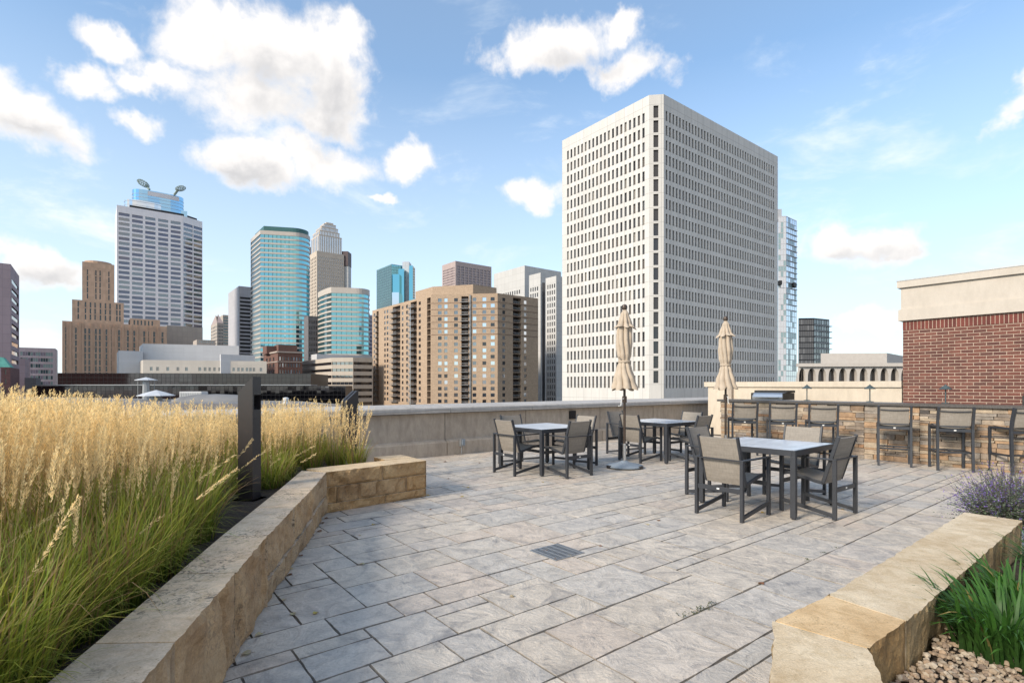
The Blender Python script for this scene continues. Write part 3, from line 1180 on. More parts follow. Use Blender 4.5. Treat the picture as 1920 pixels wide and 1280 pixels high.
# --- grey slab, little domed tower, dark narrow tower
MT['w_grey'] = panelmat('grey_concrete_slab', (0.44, 0.43, 0.45), 3.5, 3.9, 0.1, 0.85, 0.05)
b, P, Lp, Rp = boxb('office_slab', 'grey concrete office slab with ribbon windows beside the tall teal tower', 'building', 448, 470, 428, 472, 536, MT['w_grey'])
b.facade(1, [(449.5, 471.5, rws(Z(556, 470), 3.35, 1.9, 22), [(449.8, 469.8)], 0.3, 'g_dark', 'r')])
b.finish()
MT['w_buff'] = panelmat('buff_stone', (0.42, 0.36, 0.31), 3, 3.5, 0.1, 0.85, 0.05)
b, P, Lp, Rp = boxb('gabled_tower', 'small buff tower with a pointed gable top, left of the grey slab', 'building', 407, 560, 395, 419, 605, MT['w_buff'])
b.facade(0, [(396, 406.5, rws(Z(610, 560), 3.6, 1.8, 18), even(Lp, VX, 396.6, 406, 4, 0.6), 0.3, 'g_lite', None)])
b.facade(1, [(407.5, 418.8, rws(Z(610, 560), 3.6, 1.8, 18), even(P, UX, 408, 418, 4, 0.6), 0.3, 'g_lite', None)])
b.finish()
m_ = MB()
cen = (Lp + Rp) / 2
for (p0, p1) in ((Lp, P), (P, Rp), (Rp, Rp + Lp - P), (Rp + Lp - P, Lp)):
    m_.poly([(*p0, Z(605, 560)), (*p1, Z(605, 560)), (*cen.lerp((p0 + p1) / 2, 0.35), Z(586, 560))])
    m_.poly([(*p1, Z(605, 560)), (*cen.lerp((p0 + p1) / 2, 0.35), Z(586, 560)), (*cen, Z(590, 560))])
m_.build('gable_roof', MT['w_pink'], b.root, off=b.off)
b, P, Lp, Rp = boxb('office_slab', 'narrow grey-brown office behind the small gabled tower', 'building', 418, 640, 412, 430, 590, MT['w_buff'])
b.facade(1, [(418.5, 429.5, rws(Z(594, 640), 3.4, 1.8, 14), [(418.8, 429.0)], 0.3, 'g_tealdark', 'r')])
b.finish()
MT['w_dgrey'] = panelmat('dark_stone', (0.15, 0.145, 0.155), 3, 3.5, 0.1, 0.8, 0.1)
b, P, Lp, Rp = boxb('stone_office', 'dark grey stone office squeezed between the two banded teal towers', 'building', 578, 400, 570, 600, 592, MT['w_dgrey'])
b.facade(1, [(579, 599.5, rws(Z(600, 400), 4.2, 2.5, 14), even(P, UX, 580, 598, 5, 0.5), 0.3, 'g_dark', None)])
b.finish()
MT['w_lav'] = panelmat('lavender_cladding', (0.33, 0.32, 0.38), 3, 3.5, 0.1, 0.8, 0.1)
b, P, Lp, Rp = boxb('office_slab', 'sliver of banded lavender office between the short teal tower and the apartments', 'building', 690, 460, 684, 702, 590, MT['w_lav'])
b.facade(1, [(690.4, 701.5, rws(Z(594, 460), 3.3, 1.6, 16), [(690.8, 701)], 0.3, 'g_violet', 'r')])
b.finish()

# --- white tower with the blue glass crown
MT['w_white3'] = panelmat('white_metal_panel', (0.80, 0.755, 0.765), 6, 3.55, 0.06, 0.9, 0.03, 0.5)
Yw = 390
P0 = C(219, Yw)
P1 = hit(P0, UX, 343)
P2 = hit(P1, Vector((0.42, 1)).normalized(), 379.5)
b = Bld('crowned_office_tower', 'white ribbon-windowed tower carrying a blue glass crown with two scoop dishes', 'building', [P0, P1, P2, P2 + VX * 30, P0 + VX * 45], Z(384, Yw), MT['w_white3'])
pit = 9.12 * Yw / 1000
rr = rws(Z(397.5, Yw) + 0.0, pit, pit * 0.60, 26)
cf = [(222.3, 243), (247.5, 267.8), (272.3, 291.6), (296.6, 315.4), (320, 338.8)]
b.facade(0, [(220, 342, rr, cf, 0.4, ['g_violet', 'g_violet', 'g_mid'], None)])
b.facade(1, [(343.5, 379, rr, [(344.2, 361.2), (363, 379)], 0.4, ['g_violet', 'g_mid'], None)])
b.finish()
ro = b.root
m_ = MB()
e0 = hit(P0 + VX * 4, UX, 243)
e1 = hit(P0 + VX * 4, UX, 343)
m_.prism([e0, e1, e1 + Vector((4, 12)), e1 + VX * 14, e0 + VX * 14], b.z1 - 1, b.z1 + 2.6)
m_.build('roof_screen', MT['black'], ro, off=b.off)
MT['scoop'] = M('grey_green_scoop', (0.25, 0.31, 0.28), 0.6, var=0.1)
c0 = C(297, Yw + 32)


def drum(c_, rx, ry, z0, z1, name, mat, cut=None):
    mm = MB()
    pts = []
    ang = math.atan2(UX.y, UX.x)
    for k in range(28):
        t = 2 * PI * k / 28
        ex = math.copysign(abs(math.cos(t)) ** 0.55, math.cos(t)) * rx
        ey = math.copysign(abs(math.sin(t)) ** 0.8, math.sin(t)) * ry
        pts.append(c_ + Vector((ex * math.cos(ang) - ey * math.sin(ang), ex * math.sin(ang) + ey * math.cos(ang))))
    mm.prism(pts, z0, z1)
    return mm.build(name, mat, ro, off=b.off), pts


zc0 = b.z1 - 1
_, pts_ = drum(c0, 17, 8, zc0, zc0 + 19.5, 'glass_crown', MT['g_blue'])
_, pts2 = drum(c0 - UX * 9 - VX * 1.5, 13, 8, zc0, zc0 + 10, 'glass_crown', MT['g_pale'])
m_ = MB()
for (pp, zs) in ((pts_, [3, 5.6, 8.2, 10.8, 13.4, 16]), (pts2, [3, 6.0, 8.9])):
    for zz in zs:
        cq = sum(pp, Vector((0, 0))) / len(pp)
        m_.prism([cq + (p - cq) * 1.008 for p in pp], zc0 + zz, zc0 + zz + 0.25, bot=True)
m_.build('crown_ring', MT['w_grey'], ro, off=b.off)
m_ = MB()
cq = sum(pts_, Vector((0, 0))) / len(pts_)
for k in (20, 21, 22, 23):
    a_, c_ = cq + (pts_[k] - cq) * 1.012, cq + (pts_[(k + 1) % 28] - cq) * 1.012
    m_.poly([(*a_, zc0 + 15.4), (*c_, zc0 + 15.4), (*c_, zc0 + 18.8), (*a_, zc0 + 18.8)])
m_.build('louvre', MT['w_white3'], ro, off=b.off)
for (px_, py_, tl, rx_, ry_) in ((268.5, 344, -0.42, 5.0, 2.6), (338.5, 353.5, 0.12, 4.0, 2.1)):
    m_ = MB()
    cz = Z(py_, Yw + 32)
    cp = C(px_, Yw + 32)
    # scoop: stack of hoops forming a shallow basket
    for j in range(7):
        k = (j - 3) / 3.2
        rr_ = math.sqrt(max(0.05, 1 - k * k))
        ring = []
        for i in range(17):
            t = 2 * PI * i / 16
            x = rx_ * k
            zq = ry_ * rr_ * math.sin(t)
            yq = ry_ * rr_ * math.cos(t)
            ring.append((cp.x + x * math.cos(tl) - zq * math.sin(tl) * -1 * 0.2, cp.y + yq, cz + x * math.sin(tl) + zq))
        m_.tube(ring, 0.20, 5)
    for i in range(10):
        t = 2 * PI * i / 10
        ln = []
        for j in range(9):
            k = (j - 4) / 4.1
            rr_ = math.sqrt(max(0.02, 1 - k * k))
            x = rx_ * k
            ln.append((cp.x + x * math.cos(tl), cp.y + ry_ * rr_ * math.cos(t), cz + x * math.sin(tl) + ry_ * rr_ * math.sin(t)))
        m_.tube(ln, 0.16, 4)
    m_.tube([(cp.x + (5.0 if px_ < 300 else -5.0), cp.y, cz - 5), (cp.x + (2.0 if px_ < 300 else -2.0), cp.y, cz - 1)], 0.9, 6)
    m_.build('scoop_dish', MT['scoop'], ro, off=b.off)
m_ = MB()
q_ = hit(P0 + VX * 6, UX, 345)
m_.box((q_.x, q_.y, b.z1 + 2.0), (4.2, 3, 6.5), rz=0.6)
m_.build('rooftop_cabin', MT['g_blue'], ro, off=b.off)
m_ = MB()
a_ = C(313, Yw - 25)
c_ = hit(a_, UX, 380)
m_.prism([a_, c_, c_ + VX * 20, a_ + VX * 20], GZ, Z(617, Yw))
m_.build('podium', MT['w_buff'], ro, off=b.off)

# --- brown art deco block, stepped
MT['w_deco'] = panelmat('brown_deco_stone', (0.60, 0.395, 0.27), 1.4, 2.2, 0.05, 0.88, 0.10, streak=0.2)


def decobox(b, xa, xb_, Yd, yt, dep, strips, hw, first=False, ybot=None):
    a_ = C(xa, Yd)
    c_ = hit(a_, UX, xb_)
    return a_, c_


Yd = 300
P0 = C(116.5, Yd)
P1 = hit(P0, UX, 313)
b = Bld('deco_block', 'brown stepped art deco block with tall vertical window strips and a square tower', 'building', [P0, P1, P1 + VX * 45, P0 + VX * 45], Z(601, Yd), MT['w_deco'])
sx_ = [327, 380, 427, 447, 480, 500, 533, 553, 596, 640, 672, 690, 722, 740, 772, 813]
flr = 3.6
rr = rws(Z(613, Yd), flr, flr * 0.86, 15)
b.facade(0, [(118, 311, rr, [(x / 2.6675 - 2.0, x / 2.6675 + 1.6) for x in sx_], 0.35, ['g_dark'], None)])
b.finish()
off_b, ro_b = b.off, b.root
tiers = [(135, 232, 561, 601, 6, [392, 428, 453, 476, 503, 528, 551, 585, 600], 1.6), (154, 214.5, 490, 562, 14, [438, 480, 501, 545], 1.4),
         (244, 300, 596.5, 606, 6, [672, 690, 708, 726, 744, 762], 1.6)]
for (xa, xb_, yt, yb, bk, st, hw) in tiers:
    Yt = hit(P0, UX, xa).y + bk
    a_ = C(xa, Yt)
    c_ = hit(a_, UX, xb_)
    t_ = Bld.__new__(Bld)
    t_.pts = [a_, c_, c_ + VX * 22, a_ + VX * 22]
    t_.z0, t_.z1, t_.off, t_.root, t_.wallmat, t_.roofmat = Z(yb, Yt) - 3, Z(yt, Yt), off_b, ro_b, MT['w_deco'], MT['roofgrey']
    t_.wall, t_.panes, t_.done = MB(), [], set()
    top = Z(yt + (14 if yb - yt > 50 else 3), Yt)
    nrow = max(1, int((top - Z(yb, Yt)) / flr))
    if yb - yt < 20:
        rr_ = [(Z(yb, Yt) - 1.5, top)]
    else:
        rr_ = rws(top, flr, flr * 0.86, nrow)
    t_.facade(0, [(xa + 1, xb_ - 1, rr_, [(x / 2.6675 - hw, x / 2.6675 + hw * 0.8) for x in st if xa + 2 < x / 2.6675 < xb_ - 2], 0.35, ['g_dark'], None)])
    t_.finish()
m_ = MB()
m_.lathe([(7.0, 0), (7.0, 2.2), (6.4, 2.2), (6.4, 1.8)], 20, (*(C(184, Yd + 38)), Z(490, Yd + 27) - 0.6))
m_.build('parapet_ring', MT['w_deco'], ro_b, off=off_b)
# pilaster ribs
m_ = MB()
for x in (120, 132, 150, 155, 172, 192, 206, 217, 231, 246, 258, 276, 285, 297):
    p_ = hit(P0, UX, x)
    n_ = -VX
    m_.box((p_.x + n_.x * 0.2, p_.y + n_.y * 0.2, (Z(603, Yd) + GZ) / 2), (1.0, 0.5, Z(603, Yd) - GZ), rz=math.atan2(UX.y, UX.x))
m_.build('wall_strip', MT['w_deco'], ro_b, off=off_b)  # pilasters of the deco front

# --- pink-grey tower at the left edge, with the glass building beside it
MT['w_mauve'] = panelmat('mauve_precast', (0.38, 0.29, 0.31), 2.4, 3.6, 0.08, 0.8, 0.04)
Ym = 210
Cn = C(20, Ym)
D1 = hit(Cn, VX, 36)
A_ = C(-60, Ym - 28)
A_ = Cn - UX * 24
b = Bld('mauve_tower', 'mauve precast tower cut by the left edge of the photo', 'building', [A_, Cn, D1, D1 - UX * 24], Z(495, Ym), MT['w_mauve'])
b.facade(1, [(21, 35.5, rws(Z(520, Ym), 3.55, 1.7, 18), [(22, 34.8)], 0.3, 'g_dark', 'r')])
b.finish()
b, P, Lp, Rp = boxb('glass_office', 'low grey-green glass office between the mauve tower and the brown deco block', 'building', 36, 330, None, 104, 651, MT['w_lav'], dl=VX)
rr = rws(Z(659, 330), 3.7, 2.3, 9)
b.facade(1, [(37, 103, rr, even(P, UX, 38, 99, 13, 0.88), 0.2, ['g_ltblue', 'g_ltblue', 'g_tealdark', 'g_pale'], None)])
b.finish()
MT['w_copper'] = M('green_copper_roof', (0.10, 0.34, 0.28), 0.7, var=0.15, scale=0.8)
MT['w_redst'] = panelmat('dark_red_stone', (0.16, 0.075, 0.07), 1.0, 0.5, 0.03, 0.8, 0.15)
b, P, Lp, Rp = boxb('red_stone_hall', 'dark red stone building with a green copper roof at the left edge', 'building', 2, 165, None, 19.5, 688, MT['w_redst'])
b.pts[0] = b.pts[0]
b.facade(1, [(3, 19, rws(Z(692, 165), 3.0, 1.6, 5), [(9, 12)], 0.3, 'g_dark', None)])
b.finish()
m_ = MB()
p4 = [P - UX * 8, Rp, Rp + VX * 10, P - UX * 8 + VX * 10]
ce = (p4[0] + p4[2]) / 2
for i in range(4):
    a_, c_ = p4[i], p4[(i + 1) % 4]
    a2, c2 = ce.lerp(a_, 0.62), ce.lerp(c_, 0.62)
    m_.poly([(*a_, Z(688, 165)), (*c_, Z(688, 165)), (*c2, Z(669, 165)), (*a2, Z(669, 165))])
m_.poly([(*ce.lerp(p, 0.62), Z(669, 165)) for p in p4])
m_.build('copper_roof', MT['w_copper'], b.root, off=b.off)
b, P, Lp, Rp = boxb('grey_annex', 'small plain grey block in front of the glass office at far left', 'building', 46, 240, None, 68, 708, MT['w_dgrey'])
b.finish()
b, P, Lp, Rp = boxb('mauve_annex', 'lower mauve block directly right of the mauve tower', 'building', 35, 250, None, 47, 672, MT['w_mauve'])
b.finish()

# --- white low blocks in the middle distance
MT['w_lowwhite'] = panelmat('white_metal_siding', (0.56, 0.56, 0.57), 8, 0.9, 0.04, 0.93, 0.03, 0.6)
b, P, Lp, Rp = boxb('white_warehouse', 'plain white-clad block in front of the brown deco block', 'building', 222.5, 235, None, 268, 657, MT['w_lowwhite'])
b.finish()
b, P, Lp, Rp = boxb('white_warehouse', 'longer white-clad warehouse with a flat roof, centre left of the skyline', 'building', 268, 242, None, 448, 644, MT['w_lowwhite'], dr=Vector((0.93, 0.365)).normalized())
b.finish()
MT['w_lowcream'] = panelmat('cream_render', (0.50, 0.46, 0.41), 6, 3.5, 0.05, 0.9, 0.03)
b, P, Lp, Rp = boxb('cream_lowrise', 'cream low-rise with a row of small square windows under the white warehouse', 'building', 268, 225, None, 500, 674.5, MT['w_lowcream'], dr=Vector((0.96, 0.28)).normalized())
dr_ = Vector((0.96, 0.28)).normalized()
cw = [(x, x + 5.2) for x in (281, 293, 312, 331, 347, 372, 382)] + [(x, x + 4.6) for x in (391, 400, 409.5, 418, 427, 436, 445, 452.5, 461, 467.5, 474, 487)]
b.facade(1, [(269, 499, [(Z(694.5, 225), Z(687.5, 225))], cw, 0.2, ['g_mid', 'g_warm'], None)])
b.finish()
b, P, Lp, Rp = boxb('rooftop_plant_block', 'small cream penthouse block on the white warehouse roofline', 'building', 369, 262, 362, 404, 636.5, MT['w_buff'])
b.facade(1, [(371, 403, [(Z(641.5, 262), Z(638.5, 262))], even(P, UX, 373, 400, 7, 0.6), 0.2, 'g_mid', None)])
b.finish()
b, P, Lp, Rp = boxb('rooftop_plant_block', 'small white plant room above the cream low-rise', 'building', 414, 232, 412, 478, 664, MT['w_lowwhite'])
b.finish()

# --- red brick ornate building
MT['w_rb'] = brickmat('brown_red_brick', (0.17, 0.085, 0.065), (0.13, 0.062, 0.05), (0.2, 0.14, 0.11), 0.8, 0.3, 0.02, bump=0.1)
b, P, Lp, Rp = boxb('brick_warehouse', 'old red brick warehouse below the tall teal tower', 'building', 521, 262, 494, 567, 657, MT['w_rb'])
rr = rws(Z(668.5, 262), 3.2, 1.8, 7)
b.facade(0, [(495, 520, rr, [(499, 502), (505, 508), (511.5, 514.5)], 0.25, 'g_mid', None)])
b.facade(1, [(522, 566, rr, even(P, UX, 524, 563, 8, 0.5), 0.25, ['g_mid', 'g_pale', 'g_lite'], None)])
b.finish()
m_ = MB()
for (xa, xb_, yt) in ((500, 518, 648), (522, 557, 645.5)):
    a_ = C(xa, 272)
    c_ = hit(a_, UX, xb_)
    m_.prism([a_, c_, c_ + VX * 8, a_ + VX * 8], b.z1 - 1, Z(yt, 272))
m_.build('attic_storey', MT['w_rb'], b.root, off=b.off)
m_ = MB()
for i in (0, 1):
    q0, q1 = b.pts[i], b.pts[i + 1]
    dd = (q1 - q0).normalized()
    nr = Vector((dd.y, -dd.x))
    m_.prism([q0 + nr * 0.5, q1 + nr * 0.5, q1 - nr * 0.2, q0 - nr * 0.2], b.z1 - 1.0, b.z1 - 0.3, bot=True)
    m_.prism([q0 + nr * 0.25, q1 + nr * 0.25, q1 - nr * 0.2, q0 - nr * 0.2], b.z1 - 5.6, b.z1 - 5.2, bot=True)
m_.build('cornice', MT['w_buff'], b.root, off=b.off)

# --- banded beige car park
MT['w_beige'] = panelmat('beige_spandrel', (0.47, 0.41, 0.345), 6, 3.2, 0.05, 0.92, 0.03)
Pc = C(662, 252)
Pb = C(622, 254)
Pa = hit(Pb, VX, 545)
Pd_ = hit(Pc, UX, 699)
b = Bld('parking_deck', 'beige banded office deck with continuous dark ribbon openings', 'building', [Pa, Pb, Pc, Pd_, Pd_ + VX * 40, Pa + UX * 30], Z(670.5, 254), MT['w_beige'])
rr = rws(Z(678.5, 254), 3.17, 1.35, 9)
b.facade(0, [(546, 622, rr, [(546.4, 621.6)], 0.6, 'g_dark', 'a')])
b.facade(1, [(622.2, 661.8, rr, even(Pb, (Pc - Pb).normalized(), 622.6, 661.4, 5, 0.98), 0.3, ['g_mid', 'g_lite'], None)])
b.facade(2, [(662.2, 698.5, rr, [(662.6, 698)], 0.6, 'g_dark', 'c')])
b.finish()
m_ = MB()
a_ = C(594, 275)
c_ = hit(a_, UX, 699)
m_.prism([a_, c_, c_ + VX * 10, a_ + VX * 10], b.z1 - 1, Z(663.5, 275))
m_.build('roof_storey', MT['w_lowwhite'], b.root, off=b.off)

# --- dark mirror-glass low block in two tiers
MT['w_blackframe'] = M('black_mullion', (0.02, 0.018, 0.02), 0.4, var=0.1)
gd = Vector((0.99, 0.12)).normalized()


def mirrorblock(name, label, xa, xb_, Yq, yt, pitch, zb, ncol, gls, dep=30):
    P = C(xa, Yq)
    Q = hit(P, gd, xb_)
    nn = Vector((-gd.y, gd.x))
    b = Bld(name, label, 'building', [P, Q, Q + nn * dep, P + nn * dep], Z(yt, Yq), MT['w_blackframe'])
    nr = int((b.z1 - zb) / pitch)
    rr_ = rws(b.z1 - 0.15, pitch, pitch * 0.93, nr)
    ev = even(P, gd, xa + 0.4, xb_ - 0.4, ncol, 0.965)
    k = int(ncol * 0.52)
    xm = (ev[k - 1][1] + ev[k][0]) / 2
    b.facade(0, [(None, xm, rr_, ev[:k], 0.06, gls[0], None), (xm, None, rr_, ev[k:], 0.06, gls[1], None)])
    b.finish()
    return b


mirrorblock('mirror_glass_block', 'long dark mirror-glass block, upper tier above the grey ledge', 108, 583, 196, 699, 1.55, 1.0, 58, ['g_smoke', 'g_mirror'])
mirrorblock('mirror_glass_block', 'wider dark mirror-glass block forming the lower tier behind the grass', 60, 648, 178, 723, 1.55, -12, 72, ['g_smoke', 'g_mirror'], dep=14)
m_ = MB()
p_ = C(60, 177)
q_ = hit(p_, gd, 583)
m_.prism([p_, q_, q_ + Vector((0, 6)), p_ + Vector((0, 6))], Z(722.5, 178), Z(720.6, 178), bot=True)
o_ = m_.build('roof_ledge', MT['galv'])
tag(o_, 'thin grey metal ledge between the two dark glass tiers', 'ledge')

# --- low grey roof in front with its rooftop pieces
b, P, Lp, Rp = boxb('low_roof_building', 'low building with a wide grey flat roof just beyond the parapet', 'building', 640, 88, None, None, 758, MT['w_dgrey'])
b.pts = [C(60, 100), C(640, 88), hit(C(640, 88), VX, 560), C(30, 150)]
b.finish(parapet=0.1)
zr = b.z1
MT['w_canopy'] = M('white_canopy_metal', (0.52, 0.54, 0.57), 0.5, var=0.06)


def gazebo(name, label, px_, Y, w, ybase, ytop, z0):
    p = C(px_, Y)
    t = thing(name, label, 'roof pavilion', (p.x, p.y, z0))
    zb, zt_ = Z(ybase, Y) - z0, Z(ytop, Y) - z0
    h = w / 2
    m_ = MB()
    m_.lathe([(h, zb), (h * 1.0, zb + 0.12), (h * 0.5, zb + (zt_ - zb) * 0.6), (0.06, zt_)], 8)
    m_.build('canopy', MT['w_canopy'], t)
    m_ = MB()
    m_.lathe([(h * 0.35, 0), (h * 0.30, zb)], 8)
    for k in range(4):
        a = k * PI / 2 + 0.5
        m_.tube([(h * .7 * math.cos(a), h * .7 * math.sin(a), 0), (h * .7 * math.cos(a), h * .7 * math.sin(a), zb + 0.1)], 0.06, 6)
    m_.build('post', MT['galv'], t)


gazebo('roof_pavilion', 'small pointed white roof canopy on a drum, highest of the rooftop canopies', 274, 120, 4.4, 713, 707, zr)
gazebo('roof_pavilion', 'larger low white hipped roof canopy behind the grass', 293, 112, 7.0, 742, 731, zr - 1)
t = thing('air_handler', 'white boxy rooftop air handler right of the hipped canopy', 'rooftop unit', (*C(363.5, 112), zr))
m_ = MB()
m_.box((0, 0, 1.0), (4.6, 2.4, 1.7))
m_.build('casing', MT['w_lowwhite'], t, bevel=0.05)
m_ = MB()
for i in range(9):
    m_.box((-2.0 + i * 0.5, -1.24, 1.0), (0.32, 0.06, 1.2))
m_.build('louvre', MT['galv'], t)
t = thing('roof_vent', 'white mushroom-capped roof vent standing alone on the grey roof', 'roof vent', (*C(536, 92), zr - 0.3))
m_ = MB()
m_.lathe([(0.55, 0), (0.5, 0.5), (0.36, 0.55), (0.36, 0.8), (0.5, 0.85), (0.5, 1.25), (0.3, 1.35), (0.05, 1.4)], 16)
m_.build('cowl', MT['w_canopy'], t, smooth=True)
t = thing('roof_dome', 'low grey curved rooflight swelling from the flat roof left of the first bollard', 'rooflight', (*C(405, 108), zr - 0.4))
m_ = MB()
m_.lathe([(9, 0), (8.6, 0.6), (7, 1.2), (4, 1.65), (0.2, 1.8)], 32, sx=1.0, sy=0.5)
m_.build('shell', MT['roofgrey'], t, smooth=True)

# --- right-hand side: blue glass tower, black tower, arched white building
b, P, Lp, Rp = boxb('slender_glass_tower', 'slender pale blue glass tower right behind the white tower', 'building', 1474, 300, 1459, 1493.5, 405, MT['w_grey'], dl=Vector((-1, 0.05)).normalized(), dr=Vector((0.9, 0.75)).normalized())
curtain(b, 0, Z(406, 300), 3.1, 0.9, 1459.5, 1473.6, 3, ['g_pale', 'g_pale', 'g_ltblue'], None, 0.05, 0.9, 42)
curtain(b, 1, Z(406, 300), 3.1, 0.92, 1474.4, 1493, 5, ['g_pale', 'g_pale', 'g_ltblue'], None, 0.05, 0.9, 42)
b.finish()
m_ = MB()
p_ = C(1465, 303)
m_.box((p_.x - 1, p_.y + 4, Z(397, 300)), (4, 5, 6))
m_.build('plant_room', MT['w_metal'], b.root, off=b.off)
m_ = MB()
for zz in range(16):
    m_.prism([P + Vector((0, -0.1)), Rp + Vector((0.6, -0.1)), Rp + Vector((0.6, 2)), P + Vector((0, 2))], b.z1 - 6 - zz * 3.1, b.z1 - 5.8 - zz * 3.1, bot=True)
m_.build('balcony_edge', MT['w_metal'], b.root, off=b.off)
m_ = MB()
for (xa, xb_) in ((1461, 1466.5), (1489, 1494)):
    a_, c_ = C(xa, 298 if xa < 1470 else 303), C(xb_, 298 if xa < 1470 else 306)
    m_.prism([a_, c_, c_ + Vector((0, 2)), a_ + Vector((0, 2))], Z(535, 300), Z(527, 300), bot=True)
m_.build('louvre', MT['black'], b.root, off=b.off)
b, P, Lp, Rp = boxb('black_glass_tower', 'squat black glass apartment tower right of the slender glass tower', 'building', 1526, 215, 1497, 1555, 596, MT['w_blackframe'], dl=Vector((-1, 0.12)).normalized(), dr=Vector((0.9, 0.5)).normalized())
curtain(b, 0, Z(599, 215), 2.35, 0.94, 1497.4, 1525.6, 7, ['g_navy', 'g_navy', 'g_mid'], None, 0.08, 0.82, 14)
curtain(b, 1, Z(599, 215), 2.35, 0.94, 1526.4, 1554.6, 6, ['g_lite', 'g_mid', 'g_navy'], None, 0.08, 0.72, 14)
b.finish()
m_ = MB()
for zz in range(12):
    m_.prism([P + Vector((0, -0.5)), Rp + Vector((0.9, -0.5)), Rp + Vector((0.9, 1)), P + Vector((0, 1))], b.z1 - 3.0 - zz * 2.35, b.z1 - 2.75 - zz * 2.35, bot=True)
m_.build('balcony_slab', MT['galv'], b.root, off=b.off)

MT['w_arch'] = concretemat('white_arcade_concrete', (0.46, 0.42, 0.385), (0.52, 0.48, 0.44), 0.08)
Ya = 118
P = C(1502, Ya)
ad = Vector((1.0, -0.10)).normalized()
Q = hit(P, ad, 1760)
b = Bld('arcaded_building', 'low white building ringed by tall dark arched windows', 'building', [P, Q, Q + Vector((24, 38)), P + Vector((24, 40))], Z(687.5, Ya), MT['w_arch'])
b.done.add(0)
# dark glazing behind the arcade
m_ = MB()
nn = Vector((-ad.y, ad.x))
m_.poly([(*(P + nn * 1.2), GZ), (*(Q + nn * 1.2), GZ), (*(Q + nn * 1.2), b.z1), (*(P + nn * 1.2), b.z1)])
b.finish(parapet=0.2)
m_.build('glazing', MT['g_dark'], b.root, off=b.off)
arch = MB()
x0s = [1502] + [1512.5 + i * 19.45 for i in range(13)]
zt_ = b.z1
zs = Z(708, Ya)       # springing
for i in range(13):
    a_, c_ = hit(P, ad, x0s[i] if i else 1496), hit(P, ad, x0s[i + 1])
    w_ = (c_ - a_).length
    hw = w_ / 2 - 0.24
    mid = a_.lerp(c_, 0.5)
    top = zt_ - 0.30
    hh = 2.3
    prev = None
    K = 14
    for k in range(K + 1):
        t = PI * k / K
        x = -math.cos(t) * hw
        zz = top - hh + (math.sin(t) ** 0.8) * hh
        p = mid + ad * x
        if prev is not None:
            pp, pz = prev
            arch.poly([(*pp, pz), (*p, zz), (*p, zt_), (*pp, zt_)])
            arch.poly([(*pp, pz), (*(pp + nn * 1.2), pz), (*(p + nn * 1.2), zz), (*p, zz)])
        prev = (p, zz)
    l_, r_ = mid - ad * hw, mid + ad * hw
    zb = top - hh
    arch.poly([(*a_, zb), (*l_, zb), (*l_, zt_), (*a_, zt_)])
    arch.poly([(*r_, zb), (*c_, zb), (*c_, zt_), (*r_, zt_)])
    for (e_, f_) in ((a_, l_), (r_, c_)):
        arch.prism([e_, f_, f_ + nn * 1.2, e_ + nn * 1.2], GZ, zb, top=False)
arch.build('arcade', MT['w_arch'], b.root, off=b.off)
m_ = MB()
m_.prism([P - ad * 0.6 - nn * 0.6, Q - nn * 0.6, Q + nn * 1, P - ad * 0.6 + nn * 1], zt_ + 0.01, zt_ + 0.75, bot=True)
m_.build('eave', MT['w_arch'], b.root, off=b.off)
a_, c_ = C(1539, Ya + 6), C(1663, Ya + 4)
m_ = MB()
m_.prism([a_, c_, C(1700, Ya + 20), C(1545, Ya + 20)], zt_ - 0.2, Z(662, Ya + 5))
m_.build('penthouse', MT['w_arch'], b.root, off=b.off)
for (xa, xb_) in ((1579.5, 1596), (1599.5, 1616)):
    m_ = MB()
    p_, q_ = C(xa, Ya + 5.6), C(xb_, Ya + 5.3)
    for k in range(7):
        zz = Z(680 - k * 1.35, Ya + 5.3)
        m_.bar((*p_, zz), (*q_, zz), 0.08, 0.10)
    m_.build('louvre', MT['galv'], b.root, off=b.off)
m_ = MB()
p_ = C(1645, Ya + 5)
m_.box((p_.x, p_.y - 0.5, Z(675, Ya + 5)), (0.95, 0.1, 1.3))
m_.build('hatch', MT['w_lowwhite'], b.root, off=b.off)

# ------------------------------------------------------------------ terrace
# planter wall outlines (metres, camera foot at the origin)
LW_IN = [Vector(p) for p in ((-0.95, 0.55), (-1.187, 1.72), (-1.27, 2.01), (-1.576, 3.44), (-1.88, 5.04), (-2.07, 5.94))]     # patio side
LW_OUT = [Vector(p) for p in ((-1.27, 0.55), (-1.50, 1.73), (-1.565, 2.0), (-1.865, 3.42), (-2.17, 5.0), (-2.385, 6.05))]       # planting side
WALL_H = 0.465


def slab_poly(mb, pts, z0, z1, col=None):
    mb.prism(pts, z0, z1, bot=True, col=col)


# patio: stamped slate-pattern concrete; a dark joint sheet below, each impression a slightly uneven slab
PB = MB()
cs = [UV(-7, -7, -0.012), UV(14.2, -7, -0.012), UV(14.2, 9.42, -0.012), UV(-7, 9.42, -0.012)]
PB.poly(cs)
tag(PB.build('patio_joints', MT['groove']), 'dark joint bed between the stamped slabs', 'floor', kind='structure')


def in_view(p, margin=1.3):
    return p.y > -1.5 and abs(p.x) < 1.05 * max(p.y, 0) + 2.6


